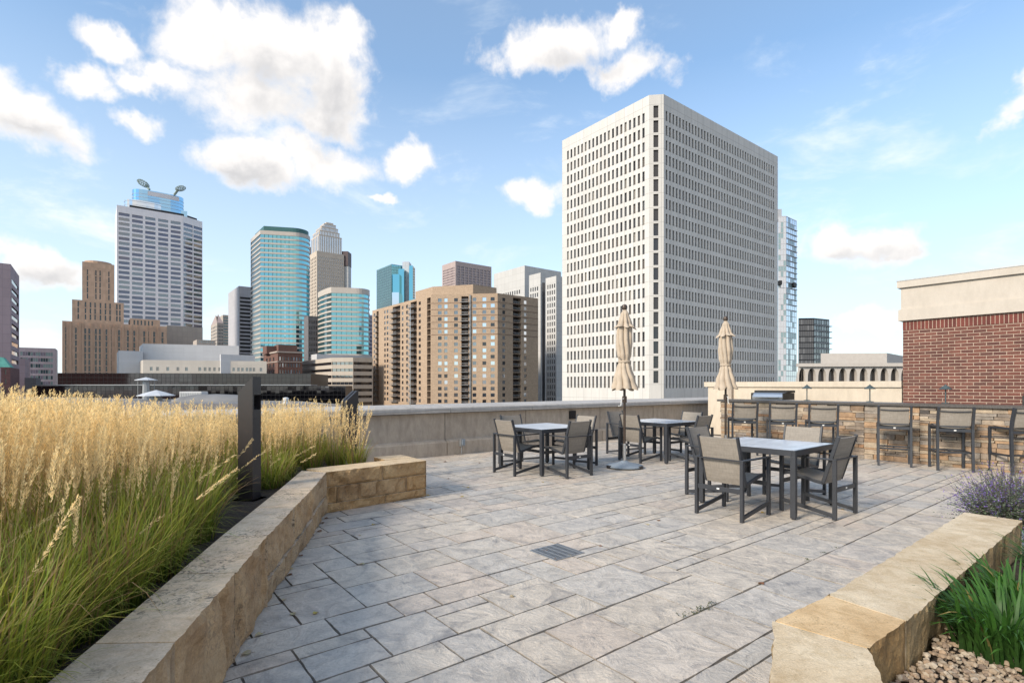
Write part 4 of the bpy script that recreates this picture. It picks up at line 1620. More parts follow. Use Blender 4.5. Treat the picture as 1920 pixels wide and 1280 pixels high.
def ashlar():
    cell = 0.13583
    out = []
    v0s = [-5.405 + 2.445 * k for k in range(8)]
    for vb in v0s[:-1]:
        nu, nv = 150, 18
        occ = np.zeros((nu, nv), bool)
        sizes = [(4, 4), (3, 3), (4, 3), (4, 3), (3, 2), (2, 2), (5, 3), (4, 2), (3, 4), (2, 3), (5, 4), (3, 4), (4, 5), (3, 3)]
        for i in range(nu):
            for j in range(nv):
                if occ[i, j]:
                    continue
                order = sizes[:]
                random.shuffle(order)
                order += [(3, 1), (2, 1), (1, 2), (1, 1)]
                for (a, b_) in order:
                    if i + a <= nu and j + b_ <= nv and not occ[i:i + a, j:j + b_].any():
                        # avoid leaving one-cell gaps
                        if j + b_ == nv - 1:
                            continue
                        occ[i:i + a, j:j + b_] = True
                        out.append((-6.5 + i * cell, vb + j * cell, a * cell, b_ * cell))
                        break
    return out


PM = MB()
tones = [(1, 1, 1), (0.94, 0.955, 0.98), (1.04, 1.01, 0.97), (0.985, 0.97, 0.965), (0.91, 0.93, 0.955), (1.05, 1.03, 1.0), (1.03, 0.975, 0.94)]
drain_c = Vector((0.385, 4.575))
for (u, v, a, b_) in ashlar():
    if v + b_ > 9.42:
        b_ = 9.42 - v
        if b_ < 0.05:
            continue
    cw_ = UV(u + a / 2, v + b_ / 2)
    if not in_view(cw_) or u > 14.2:
        continue
    near = cw_.length < 6
    k = 5 if near else 2
    jt = 0.0045
    g_ = 0.0036
    g2_ = 0.0028
    cxs = [(u + g2_, v + g_), (u + a - g2_, v + g_), (u + a - g2_, v + b_ - g_), (u + g2_, v + b_ - g_)]
    ring = []
    for i in range(4):
        p, q = cxs[i], cxs[(i + 1) % 4]
        L_ = math.hypot(q[0] - p[0], q[1] - p[1])
        nx, ny = (q[1] - p[1]) / L_, -(q[0] - p[0]) / L_
        for j in range(k):
            t = j / k
            x, y = p[0] + (q[0] - p[0]) * t, p[1] + (q[1] - p[1]) * t
            w_ = noise.noise(Vector((x * 6, y * 6, 0))) * jt * 1.7 + random.uniform(-1, 1) * jt * 0.35
            ring.append((x + nx * w_, y + ny * w_))
    cu, cv = u + a / 2, v + b_ / 2
    bw = 0.0035
    inn = []
    for (x, y) in ring:
        dx, dy = cu - x, cv - y
        ax = max(abs(dx) - bw, 0) * (1 if dx > 0 else -1)
        ay = max(abs(dy) - bw, 0) * (1 if dy > 0 else -1)
        inn.append((cu - ax, cv - ay))
    dz = random.uniform(-0.0012, 0.0012)
    tx, ty = random.uniform(-0.003, 0.003), random.uniform(-0.003, 0.003)
    lo = [tuple(UV(x, y, -0.0125)) for x, y in ring]
    hi = [tuple(UV(x, y, dz + (x - cu) * tx + (y - cv) * ty)) for x, y in inn]
    n = len(ring)
    base = random.choice(tones)
    f_ = random.uniform(0.95, 1.04)
    col = tuple(c * f_ for c in base)
    vs = lo + hi
    fs = [(i, (i + 1) % n, n + (i + 1) % n, n + i) for i in range(n)] + [tuple(range(n, 2 * n))]
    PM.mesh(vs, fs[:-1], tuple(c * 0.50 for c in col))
    PM.mesh(hi, [tuple(range(n))], col)
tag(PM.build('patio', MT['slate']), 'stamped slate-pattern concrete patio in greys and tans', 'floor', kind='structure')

# building below the terrace
HB = MB()
HB.prism([UV(-7, -7), UV(22, -7), UV(22, 9.9), UV(-7, 9.9)], GZ, -0.03)
tag(HB.build('terrace_building', MT['precast']), 'building carrying the roof terrace', 'building', kind='structure')

# ---- parapet
par = thing('parapet_wall', 'grey precast concrete parapet with a pale coping along the far edge of the terrace', 'wall', (*UV(5, 9.6), 0))
po = tuple(par.location)
us = [-6.9, -4.2, -1.75, 0.7, 3.2, 5.66, 7.81, 10.3, 12.5, 15.3, 17.2]
prof = [(9.40, 0.0), (9.40, 0.27), (9.47, 0.315), (9.49, 0.32), (9.49, 0.86), (9.87, 0.86), (9.87, 0.0)]
for i in range(len(us) - 1):
    ua, ub = us[i] + 0.008, us[i + 1] - 0.008
    m_ = MB()
    n = len(prof)
    for j in range(n):
        (v0, z0_), (v1, z1_) = prof[j], prof[(j + 1) % n]
        m_.poly([UV(ub, v0, z0_), UV(ua, v0, z0_), UV(ua, v1, z1_), UV(ub, v1, z1_)])
    m_.poly([UV(ua, v, z) for v, z in prof])
    m_.poly([UV(ub, v, z) for v, z in reversed(prof)])
    m_.build('wall_panel', MT['precast'], par, off=po, merge=True, bevel=0.008)
us2 = [-6.9, -4.9, -2.45, 0.0, 2.5, 4.0, 5.72, 7.9, 10.95, 13.1, 15.25, 17.2]
profc = [(9.36, 0.872), (9.36, 0.965), (9.38, 0.985), (9.90, 1.035), (9.93, 1.02), (9.93, 0.872)]
for i in range(len(us2) - 1):
    ua, ub = us2[i] + 0.005, us2[i + 1] - 0.005
    m_ = MB()
    n = len(profc)
    for j in range(n):
        (v0, z0_), (v1, z1_) = profc[j], profc[(j + 1) % n]
        m_.poly([UV(ub, v0, z0_), UV(ua, v0, z0_), UV(ua, v1, z1_), UV(ub, v1, z1_)])
    m_.poly([UV(ua, v, z) for v, z in profc])
    m_.poly([UV(ub, v, z) for v, z in reversed(profc)])
    m_.build('coping', MT['precast_cap'], par, off=po, merge=True, bevel=0.004)
m_ = MB()
for u in us[1:-1]:
    m_.box(tuple(UV(u, 9.51, 0.43)), (0.015, 0.03, 0.85), rz=math.atan2(UX.y, UX.x))
m_.build('sealant_joint', MT['groove'], par, off=po)

# cable clipped along the coping, the lightning rod, electrical box and vent
m_ = MB()
pts = []
for i in range(120):
    u = -1 + i * 0.14
    z = 0.925 + 0.012 * math.sin(u * 2.6) + 0.008 * math.sin(u * 6.1)
    pts.append(UV(u, 9.348, z))
m_.tube(pts, 0.006, 5)
tag(m_.build('lightning_cable', MT['galv']), 'thin grey cable sagging along the face of the parapet coping', 'cable')
p_ = hit(UV(0, 9.7), UX, 769)
t = thing('lightning_rod', 'thin upright lightning rod fixed to the parapet coping', 'lightning rod', (p_.x, p_.y, 1.0))
m_ = MB()
m_.tube([(0, 0, 0), (0, 0, 1.98)], [0.009, 0.006], 6)
m_.build('rod', MT['steel'], t)
m_ = MB()
m_.box((0, -0.2, -0.03), (0.10, 0.34, 0.03), rz=0.66)
m_.box((0.02, -0.36, -0.07), (0.11, 0.03, 0.08), rz=0.66)
m_.build('clamp', MT['galv'], t)
p_ = hit(UV(0, 9.36), UX, 867)
t = thing('outlet_box', 'small grey outdoor socket box on a short conduit at the foot of the parapet', 'electrical box', (p_.x, p_.y, 0), rz=math.atan2(UX.y, UX.x))
m_ = MB()
m_.box((-0.01, 0, 0.245), (0.11, 0.075, 0.15))
m_.build('box', MT['galv'], t, bevel=0.004)
m_ = MB()
m_.box((0.0, -0.045, 0.25), (0.07, 0.02, 0.11))
m_.build('cover', MT['basegrey'], t, bevel=0.004)
m_ = MB()
m_.tube([(-0.02, -0.0, 0.0), (-0.02, 0, 0.18)], 0.012, 8)
m_.build('conduit', MT['galv'], t)
p_ = hit(UV(0, 9.49), UX, 1072.5)
t = thing('wall_vent', 'small black louvred box recessed in the parapet behind the left table', 'wall vent', (p_.x, p_.y, 0.70), rz=math.atan2(UX.y, UX.x))  # black vent box with slats, no lamp in it
m_ = MB()
m_.box((0, -0.012, 0), (0.21, 0.05, 0.20))
m_.build('frame', MT['black'], t, bevel=0.003)
m_ = MB()
for k in range(5):
    m_.box((0, -0.045, -0.07 + k * 0.035), (0.17, 0.02, 0.012))
m_.build('louvre', MT['graphite'], t)

# ---- cream wall and the brick penthouse on the right
su = 14.25
t = thing('cream_wall', 'cream stucco screen wall with a capping, left of the brick building', 'wall', (*UV(su, 6.5), 0))
to = tuple(t.location)
m_ = MB()
m_.prism([UV(su, 8.85), UV(su, 4.05), UV(su + 0.3, 4.05), UV(su + 0.3, 8.85)], 0, 1.40)
m_.build('wall', MT['stucco'], t, off=to)
m_ = MB()
m_.prism([UV(su - 0.05, 8.95), UV(su - 0.05, 4.045), UV(su + 0.35, 4.045), UV(su + 0.35, 8.95)], 1.385, 1.525, bot=True)
m_.build('capping', MT['stucco'], t, off=to, bevel=0.006)
m_ = MB()
m_.prism([UV(su - 0.12, 8.18), UV(su - 0.12, 8.05), UV(su, 8.05), UV(su, 8.18)], 0, 1.384)
m_.build('wall_strip', MT['precast'], t, off=to)  # darker strip: shade of the wall corner put into colour and shape

bb_ = thing('brick_building', 'red brick rooftop building with a buff stone frieze on the right', 'building', (*UV(su + 4, 0), 0))
bo = tuple(bb_.location)
vN, vS = 4.03, -6.0


def rect(u0, v0, u1, v1):
    return [UV(u0, v1), UV(u0, v0), UV(u1, v0), UV(u1, v1)]


m_ = MB()
m_.prism(rect(su, vS, su + 9, vN), 0, 2.66, top=False)
m_.build('wall', MT['brick'], bb_, off=bo)
m_ = MB()
m_.prism(rect(su - 0.004, vS, su + 9, vN + 0.004), 2.66, 2.865, top=False)
m_.build('soldier_course', MT['soldier'], bb_, off=bo)
for (z0_, z1_, pj) in ((2.865, 3.12, 0.07), (3.12, 3.60, 0.03), (3.60, 3.745, 0.09)):
    m_ = MB()
    m_.prism(rect(su - pj, vS, su + 9, vN + pj), z0_, z1_, bot=True)
    m_.build('cornice' if z1_ > 3.7 else ('frieze' if pj < 0.05 else 'stone_band'), MT['limetrim'], bb_, off=bo, bevel=0.008)
m_ = MB()
m_.prism(rect(su - 0.10, vS, su + 9, vN + 0.10), 3.745, 3.77, bot=True)
m_.build('roof', MT['galv'], bb_, off=bo)

# ---- stone-faced bar
bu = 11.83
vA, vB = 7.0, -1.6
bar_ = thing('stone_bar', 'long outdoor bar counter faced with stacked tan and orange ledgestone', 'bar counter', (*UV(bu + 0.4, 3), 0))
bro = tuple(bar_.location)
MT['ledge'] = M('stacked_ledgestone', (0.80, 0.80, 0.80), 0.85, var=0.30, scale=9, bump=0.8, bscale=28, bdist=0.02, use_col=True)
m_ = MB()
m_.prism(rect(bu + 0.05, vB, bu + 0.62, vA - 0.04), 0, 1.04, top=True)
m_.build('core', MT['groove'], bar_, off=bro)
m_ = MB()
scol = [(0.46, 0.30, 0.18), (0.38, 0.26, 0.17), (0.33, 0.26, 0.20), (0.45, 0.36, 0.27), (0.36, 0.31, 0.26), (0.29, 0.24, 0.20), (0.50, 0.40, 0.29), (0.14, 0.12, 0.11), (0.40, 0.23, 0.13), (0.40, 0.34, 0.28), (0.55, 0.45, 0.34)]


def veneer(m_, face, z0_=0.0, z1_=1.04):
    """face(s, depth, z) -> point ; runs s over its length with random courses, split in blocks"""
    L_, fn = face
    s = 0.0
    while s < L_:
        bl = min(random.uniform(0.5, 1.1), L_ - s)
        if L_ - s - bl < 0.25:
            bl = L_ - s
        z = z0_
        while z < z1_ - 1e-3:
            h = random.choice([0.035, 0.045, 0.055, 0.065, 0.08, 0.10])
            if z1_ - z - h < 0.04:
                h = z1_ - z
            x = s
            while x < s + bl - 1e-3:
                w_ = random.uniform(0.12, 0.42) * (0.8 if h > 0.1 else 1)
                if s + bl - x - w_ < 0.08:
                    w_ = s + bl - x
                pr = random.uniform(0.0, 0.028)
                c_ = random.choice(scol[:7] if random.random() < 0.75 else scol)
                f_ = random.uniform(0.72, 1.0)
                c_ = tuple(q * f_ for q in c_)
                gp = 0.0018
                j = lambda: random.uniform(-0.003, 0.003)
                x0_, x1_, y0_, y1_ = x + gp, x + w_ - gp, z + gp, z + h - gp
                sk = random.uniform(-0.012, 0.012)
                fr = [fn(x0_ + j() + 0.003, pr, y0_ + j() + 0.001), fn(x1_ + j() - 0.003 + sk, pr, y0_ + j() + 0.001), fn(x1_ + j() - 0.003, pr + j(), y1_ + j() - 0.001), fn(x0_ + j() + 0.003, pr + j(), y1_ + j() - 0.001)]
                bk = [fn(x0_, -0.05, y0_), fn(x1_, -0.05, y0_), fn(x1_, -0.05, y1_), fn(x0_, -0.05, y1_)]
                m_.mesh(bk + fr, [(4, 5, 6, 7), (0, 1, 5, 4), (1, 2, 6, 5), (2, 3, 7, 6), (3, 0, 4, 7)], c_)
                x += w_
            z += h
        s += bl


veneer(m_, (vA - vB, lambda s, d, z: tuple(UV(bu - d, vA - s, z))))
veneer(m_, (0.62, lambda s, d, z: tuple(UV(bu + 0.62 - s, vA + d, z))))
m_.build('stone_veneer', MT['ledge'], bar_, off=bro)
m_ = MB()
m_.prism(rect(bu - 0.07, vB, bu + 0.66, vA + 0.07), 1.045, 1.092, bot=True)
m_.build('countertop', MT['granite'], bar_, off=bro, bevel=0.004)

# work counter behind the bar, with the two grills standing on it
t = thing('grill_counter', 'cream rendered work counter hidden behind the stone bar', 'counter', (*UV(bu + 1.9, 3), 0))
m_ = MB()
m_.prism(rect(bu + 1.1, -2, bu + 1.9, 7.3), 0, 0.90)
m_.build('base', MT['stucco'], t, off=tuple(t.location))
m_ = MB()
m_.prism(rect(bu + 1.06, -2, bu + 1.94, 7.3), 0.903, 0.94, bot=True)
m_.build('worktop', MT['granite'], t, off=tuple(t.location), bevel=0.004)


def grill(vc, label):
    p = UV(bu + 1.5, vc)
    t = thing('gas_grill', label, 'grill', (p.x, p.y, 0.94), rz=math.atan2(VX.y, VX.x), group='grills behind the bar')
    m_ = MB()       # local x along the bar, +y towards the bar front (-u)
    m_.box((0, 0, 0.07), (0.84, 0.56, 0.14))
    m_.build('body', MT['steel'], t, bevel=0.01)
    m_ = MB()
    prof = [(0.28, 0.142), (0.285, 0.20), (0.25, 0.27), (0.19, 0.305), (-0.02, 0.31), (-0.24, 0.30), (-0.28, 0.142)]
    for k in range(len(prof)):
        (y0_, z0_), (y1_, z1_) = prof[k], prof[(k + 1) % len(prof)]
        m_.poly([(-0.39, y0_, z0_), (-0.39, y1_, z1_), (0.39, y1_, z1_), (0.39, y0_, z0_)])
    m_.build('lid', MT['steel'], t, smooth=True, angle=25)
    m_ = MB()
    for sx_ in (-1, 1):
        m_.poly([(sx_ * 0.395, y, z) for y, z in (prof if sx_ > 0 else reversed(prof))])
        m_.prism([(sx_ * 0.39 - 0.012, -0.29), (sx_ * 0.39 + 0.012, -0.29), (sx_ * 0.39 + 0.012, 0.29), (sx_ * 0.39 - 0.012, 0.29)], 0.14, 0.30)
    m_.box((0, -0.1, 0.335), (0.82, 0.42, 0.055))
    m_.build('hood_end', MT['black'], t, bevel=0.004)
    m_ = MB()
    m_.tube([(-0.3, 0.34, 0.20), (0.3, 0.34, 0.20)], 0.014, 10)
    for sx_ in (-0.28, 0.28):
        m_.tube([(sx_, 0.26, 0.20), (sx_, 0.34, 0.20)], 0.009, 8)
    m_.build('handle', MT['steel'], t)


grill(6.5, 'stainless steel gas grill at the left end behind the bar, near the umbrella')
grill(1.50, 'stainless steel gas grill in front of the brick building at the right edge')


def path_lamp(px_, label):
    p = hit(UV(bu + 0.55, 0), VX, px_)
    t = thing('counter_lamp', label, 'lamp', (p.x, p.y, 1.092), group='small hat lamps along the bar top')
    m_ = MB()
    m_.lathe([(0.065, 0), (0.065, 0.012), (0.02, 0.018)], 16)
    m_.build('base', MT['verd'], t, smooth=True)
    m_ = MB()
    m_.tube([(0, 0, 0.01), (0, 0, 0.27)], 0.011, 8)
    m_.build('stem', MT['verd'], t, smooth=True)
    m_ = MB()
    m_.lathe([(0.098, 0.262), (0.100, 0.268), (0.035, 0.325), (0.016, 0.335), (0.013, 0.352), (0.002, 0.356)], 20)
    m_.build('shade', MT['verd'], t, smooth=True, angle=50)
    return t


path_lamp(1513, 'leftmost small hat lamp, beside the left grill on the bar top')
path_lamp(1631, 'middle small hat lamp standing before the cream wall')
path_lamp(1773, 'rightmost small hat lamp standing before the red brick wall')


# ---- planter walls of limestone blocks
def block(parent, off, quad, z0_, z1_, rough_edges=(0,), top_mat=0, col=(1, 1, 1), amp=0.022, res=0.026, seed=0, zvar=True):
    """quad footprint CCW; edges in rough_edges get the split face"""
    m_ = MB()
    q = [Vector(p) for p in quad]
    H = z1_ - z0_
    gap = 0.004
    cen = sum(q, Vector((0, 0))) / 4
    q = [p + (cen - p).normalized() * gap for p in q]
    n_ = 4
    for i in range(4):
        a, b_ = q[i], q[(i + 1) % 4]
        L_ = (b_ - a).length
        dd = (b_ - a) / L_
        nr = Vector((dd.y, -dd.x))
        r = i in rough_edges
        nx = max(1, int(L_ / (res if r else 0.2)))
        nz = max(1, int(H / (res if r else 0.2)))
        grid = []
        for iz in range(nz + 1):
            row = []
            for ix in range(nx + 1):
                s_, z = ix / nx, z0_ + H * iz / nz
                p = a + dd * (L_ * s_)
                if r:
                    w3 = Vector((p.x * 7, p.y * 7, z * 5)) + Vector((seed, seed * 1.7, 0))
                    d_ = noise.fractal(w3, 0.8, 2.1, 5) * amp * 1.15
                    rd = noise.noise(Vector((p.x * 3.1, p.y * 3.1, z * 1.2 + seed)))
                    d_ += -amp * 1.7 * max(0.0, 1 - abs(rd) * 9)
                    edge = min(s_ * L_, (1 - s_) * L_, (z - z0_))
                    k = min(1.0, edge / 0.03)
                    d_ = d_ * (0.25 + 0.75 * k) - amp * 0.9 * (1 - k)
                    if iz == nz:
                        d_ = noise.fractal(w3 * 2.2, 0.8, 2.1, 3) * 0.009
                    p = p + nr * (d_ + 0.004)
                row.append((p.x, p.y, z))
            grid.append(row)
        vs = [p for row in grid for p in row]
        fs = []
        for iz in range(nz):
            for ix in range(nx):
                o_ = iz * (nx + 1) + ix
                fs.append((o_, o_ + 1, o_ + nx + 2, o_ + nx + 1))
        m_.mesh(vs, fs, col, 1 if r else 0)
    # top sheet follows the (slightly ragged) upper edges
    tops = []
    for i in range(4):
        a, b_ = q[i], q[(i + 1) % 4]
        L_ = (b_ - a).length
        dd = (b_ - a) / L_
        nr = Vector((dd.y, -dd.x))
        r = i in rough_edges
        nx = max(1, int(L_ / (res if r else 0.2)))
        for ix in range(nx):
            p = a + dd * (L_ * ix / nx)
            if r:
                w3 = Vector((p.x * 7, p.y * 7, z1_ * 5)) + Vector((seed, seed * 1.7, 0))
                p = p + nr * (noise.fractal(w3 * 2.2, 0.8, 2.1, 3) * 0.009 + 0.004)
            tops.append((p.x, p.y, z1_))
    m_.poly(tops, col=col, mi=0)
    return m_


def wallrun(parent, off, inn, out, heights, cuts, mats, rough=0, seed=0, tones_=None, inside_rough=False):
    """straight run between two edge lines; heights: course z values; cuts: per course list of t positions"""
    for ci in range(len(heights) - 1):
        z0_, z1_ = heights[ci], heights[ci + 1]
        ts = [0.0] + cuts[ci] + [1.0]
        for k in range(len(ts) - 1):
            a, b_ = inn[0].lerp(inn[1], ts[k]), inn[0].lerp(inn[1], ts[k + 1])
            c_, d_ = out[0].lerp(out[1], ts[k + 1]), out[0].lerp(out[1], ts[k])
            col = random.choice(tones_ or [(1, 1, 1)])
            j = random.uniform(-0.006, 0.006) if ci < len(heights) - 2 else 0
            quad = [a, b_, c_, d_]
            m_ = block(parent, off, quad, z0_ + 0.002, z1_ - 0.002, (rough, 2) if inside_rough else (rough,), col=col, seed=seed + ci * 3.3 + k * 7.1)
            o_ = m_.build('stone_block', mats, parent, off=off)


pw = thing('planter_wall', 'long low limestone planter wall curving round the tall grasses on the left', 'planter wall', (-1.9, 4.0, 0))
pwo = tuple(pw.location)
tl = [(1, 1, 1), (0.95, 0.94, 0.93), (1.05, 1.02, 0.98), (0.9, 0.88, 0.86), (1.04, 0.98, 0.9)]
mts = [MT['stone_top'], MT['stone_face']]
# the camera-side run: edges must be CCW -> out goes away, inn nearer: edge inn[0]->inn[1] must have outward normal to the patio (+x)
segcuts = [0.0, 0.30, 0.62, 0.0]
full_in = [LW_IN[0], LW_IN[2], LW_IN[3], LW_IN[4], LW_IN[5]]
full_out = [LW_OUT[0], LW_OUT[2], LW_OUT[3], LW_OUT[4], LW_OUT[5]]
runcuts = [([0.45], [], []), ([0.52], [], []), ([0.3, 0.8], [0.5], []), ([0.4], [], [])]
runh = [[0.0, WALL_H], [0.0, WALL_H], [0.0, 0.17, WALL_H], [0.0, 0.20, WALL_H]]
for i in range(4):
    # inn direction from near to far has normal (dy,-dx) = +x side : faces the patio
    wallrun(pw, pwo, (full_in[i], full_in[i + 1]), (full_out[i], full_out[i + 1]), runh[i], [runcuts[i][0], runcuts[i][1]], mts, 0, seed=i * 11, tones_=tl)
# return run along u, facing the camera
F0, F1 = Vector((-2.07, 5.94)), Vector((-1.10, 6.86))
B0, B1 = Vector((-2.385, 6.05)) + Vector((0.0, 0.13)), Vector((-1.10, 6.86)) + VX * 0.37
tw = [(1.0, 0.93, 0.78), (1.06, 0.97, 0.80), (0.92, 0.87, 0.78), (1.1, 0.98, 0.78)]
wallrun(pw, pwo, (F0, F1), (B0, B1), [0.0, 0.105, 0.29, WALL_H], [[0.56], [0.10, 0.78], [0.53]], mts, 0, seed=60, tones_=tw)
E0 = Vector((-1.10, 6.86)) + VX * 0.372
E1 = E0 + VX * 0.36
e0_ = E0 - UX * 0.36
wallrun(pw, pwo, (E0, E1), (E0 - UX * 0.40, E1 - UX * 0.40), [0.0, 0.105, 0.29, WALL_H], [[], [], []], mts, 0, seed=80, tones_=tw, inside_rough=True)

pr_ = thing('planter_wall', 'low warm limestone planter wall in the lower right corner', 'planter wall', (2.0, 2.9, 0))
pro = tuple(pr_.location)
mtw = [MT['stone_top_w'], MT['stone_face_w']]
S = [(Vector((0.62, 1.30)), Vector((0.98, 1.22))), (Vector((1.094, 2.22)), Vector((1.328, 1.992))), (Vector((1.48, 2.487)), Vector((1.64, 2.22))), (Vector((3.50, 4.12)), Vector((3.70, 3.87)))]
toneR = [[(1.0, 0.98, 0.93)], [(1.02, 0.89, 0.70)], [(1.0, 1.0, 0.98)]]
for i in range(3):
    (a0, b0), (a1, b1) = S[i], S[i + 1]
    # planting side (b) faces +x/-y: edge b0->b1 outward normal = (dy,-dx)
    for (z0_, z1_, cuts_) in ((0.0, 0.45, []),):
        m_ = block(pr_, pro, [b0, b1, a1, a0], z0_ + 0.002, z1_, (0, 2), col=toneR[i][0], seed=100 + i * 9 + z0_, amp=0.012)
        m_.build('stone_block', mtw, pr_, off=pro)

# soil beds
m_ = MB()
m_.prism([(-12, 0.2), (-1.16, 0.2), tuple(LW_OUT[1] + Vector((0.05, 0))), tuple(LW_OUT[3] + Vector((0.05, 0))), tuple(LW_OUT[5] + Vector((0.05, 0.1))), tuple(UV(2.55, 6.3)), tuple(UV(3.05, 9.38)), tuple(UV(-6.5, 9.38))], 0.0, 0.355)
tag(m_.build('planter_soil', MT['soil']), 'dark mulch under the tall grasses', 'soil', kind='structure')
m_ = MB()
m_.prism([(0.99, 1.2), (1.328, 1.96), (1.64, 2.18), (3.70, 3.85), (5.3, 3.3), (5.6, 0.2), (1.1, 0.2)], 0.0, 0.235)
tag(m_.build('planter_soil', MT['soil']), 'dark soil of the right-hand bed', 'soil', kind='structure')

# gravel
m_ = MB()
ico = bmesh.new()
bmesh.ops.create_icosphere(ico, subdivisions=1, radius=1)
iv = [v.co.copy() for v in ico.verts]
ifc = [tuple(v.index for v in f.verts) for f in ico.faces]
ico.free()
gc = [(0.60, 0.49, 0.37), (0.50, 0.39, 0.28), (0.68, 0.59, 0.47), (0.40, 0.31, 0.24), (0.56, 0.42, 0.30)]
for i in range(6500):
    y = random.uniform(1.3, 2.75)
    x = random.uniform(1.1, 3.0)
    edge = 1.64 + (y - 2.22) * 1.235 if y > 2.22 else (1.328 + (y - 1.992) * 1.37 if y > 1.99 else 1.05 + (y - 1.3) * 0.4)
    if x < edge + 0.02:
        continue
    s_ = random.uniform(0.007, 0.016)
    sc_ = (s_ * random.uniform(0.8, 1.4), s_ * random.uniform(0.8, 1.3), s_ * random.uniform(0.5, 0.9))
    rz = random.uniform(0, PI)
    co, si = math.cos(rz), math.sin(rz)
    rj = [random.uniform(0.8, 1.15) for _ in iv]
    vs = [(x + (v.x * sc_[0] * co - v.y * sc_[1] * si) * k, y + (v.x * sc_[0] * si + v.y * sc_[1] * co) * k, 0.245 + random.uniform(0, .012) * 0 + (i % 3) * 0.009 + v.z * sc_[2] * k) for v, k in zip(iv, rj)]
    c_ = random.choice(gc)
    f_ = random.uniform(0.75, 1.1)
    m_.mesh(vs, ifc, tuple(q * f_ for q in c_))
MT['gravel'] = M('tan_gravel', (0.62, 0.60, 0.58), 0.9, var=0.2, scale=60, use_col=True)
tag(m_.build('gravel', MT['gravel']), 'tan pea gravel in the right-hand bed', 'gravel', kind='stuff')

# ---- drain grate
t = thing('drain_grate', 'square grey metal drain grate set in the patio', 'drain', (0.385, 4.575, 0), rz=math.atan2(UX.y, UX.x))
m_ = MB()
for sx_, sy_, w_, h_ in ((0, -0.162, 0.335, 0.012), (0, 0.162, 0.335, 0.012), (-0.162, 0, 0.012, 0.312), (0.162, 0, 0.012, 0.312)):
    m_.box((sx_, sy_, 0.003), (w_, h_, 0.008))
m_.build('frame', MT['galv'], t)
m_ = MB()
m_.poly([(-0.156, -0.156, 0.0022), (0.156, -0.156, 0.0022), (0.156, 0.156, 0.0022), (-0.156, 0.156, 0.0022)])
m_.build('sump', MT['black'], t)
m_ = MB()
for i in range(26):
    m_.box((0, -0.150 + i * 0.012, 0.0055), (0.312, 0.0052, 0.004))
for i in range(5):
    m_.box((-0.13 + i * 0.065, 0, 0.0062), (0.012, 0.31, 0.004))
m_.build('grating', MT['galv'], t)

# ---- bollards
def bollard(x, y, rz, h, w, d, label):
    t = thing('bollard_light', label, 'bollard', (x, y, 0.35), rz=rz, group='graphite bollard lights in the grass bed')
    m_ = MB()
    hh = h
    cut = 0.155
    # two cheeks with a slot between, wedge-cut top: profile in local y-z, low at -y
    for (x0_, x1_) in ((-w / 2, -w * 0.10), (w * 0.10, w / 2)):
        pr = [(-d / 2, 0), (d / 2, 0), (d / 2, hh), (d / 2 - 0.02, hh), (-d / 2, hh - cut)]
        for k in range(5):
            (y0_, z0_), (y1_, z1_) = pr[k], pr[(k + 1) % 5]
            m_.poly([(x0_, y0_, z0_), (x0_, y1_, z1_), (x1_, y1_, z1_), (x1_, y0_, z0_)])
        m_.poly([(x0_, y_, z_) for y_, z_ in reversed(pr)])
        m_.poly([(x1_, y_, z_) for y_, z_ in pr])
    m_.build('housing', MT['graphite'], t, merge=True, bevel=0.003)
    m_ = MB()
    pr = [(-d / 2 + 0.012, 0.01), (d / 2 - 0.012, 0.01), (d / 2 - 0.012, hh - 0.02), (-d / 2 + 0.012, hh - cut - 0.02)]
    x0_, x1_ = -w * 0.10, w * 0.10
    for k in range(4):
        (y0_, z0_), (y1_, z1_) = pr[k], pr[(k + 1) % 4]
        m_.poly([(x0_, y0_, z0_), (x0_, y1_, z1_), (x1_, y1_, z1_), (x1_, y0_, z0_)])
    m_.build('core', MT['black'], t)
    m_ = MB()
    m_.box((0, 0, -0.02), (w + 0.06, d + 0.06, 0.05))
    m_.build('footing', MT['precast'], t, bevel=0.004)
    return t


t = thing('bollard_light', 'taller nearer graphite bollard with a wedge-cut top beside the curving wall', 'bollard', (-2.49, 5.06, 0.35), rz=R(-8), group='graphite bollard lights in the grass bed')
# near bollard: wedge rising to the right, window cut in the right-hand face
m_ = MB()
w, d, hh, cut = 0.150, 0.13, 1.16, 0.15
pr = [(-w / 2, 0), (w / 2, 0), (w / 2, hh), (-w / 2, hh - cut)]
for (ya, yb) in ((-d / 2, d / 2),):
    m_.poly([(x, ya, z) for x, z in pr])
    m_.poly([(x, yb, z) for x, z in reversed(pr)])
m_.poly([(-w / 2, -d / 2, 0), (-w / 2, -d / 2, hh - cut), (-w / 2, d / 2, hh - cut), (-w / 2, d / 2, 0)])
m_.poly([(-w / 2, -d / 2, hh - cut), (w / 2, -d / 2, hh), (w / 2, d / 2, hh), (-w / 2, d / 2, hh - cut)])
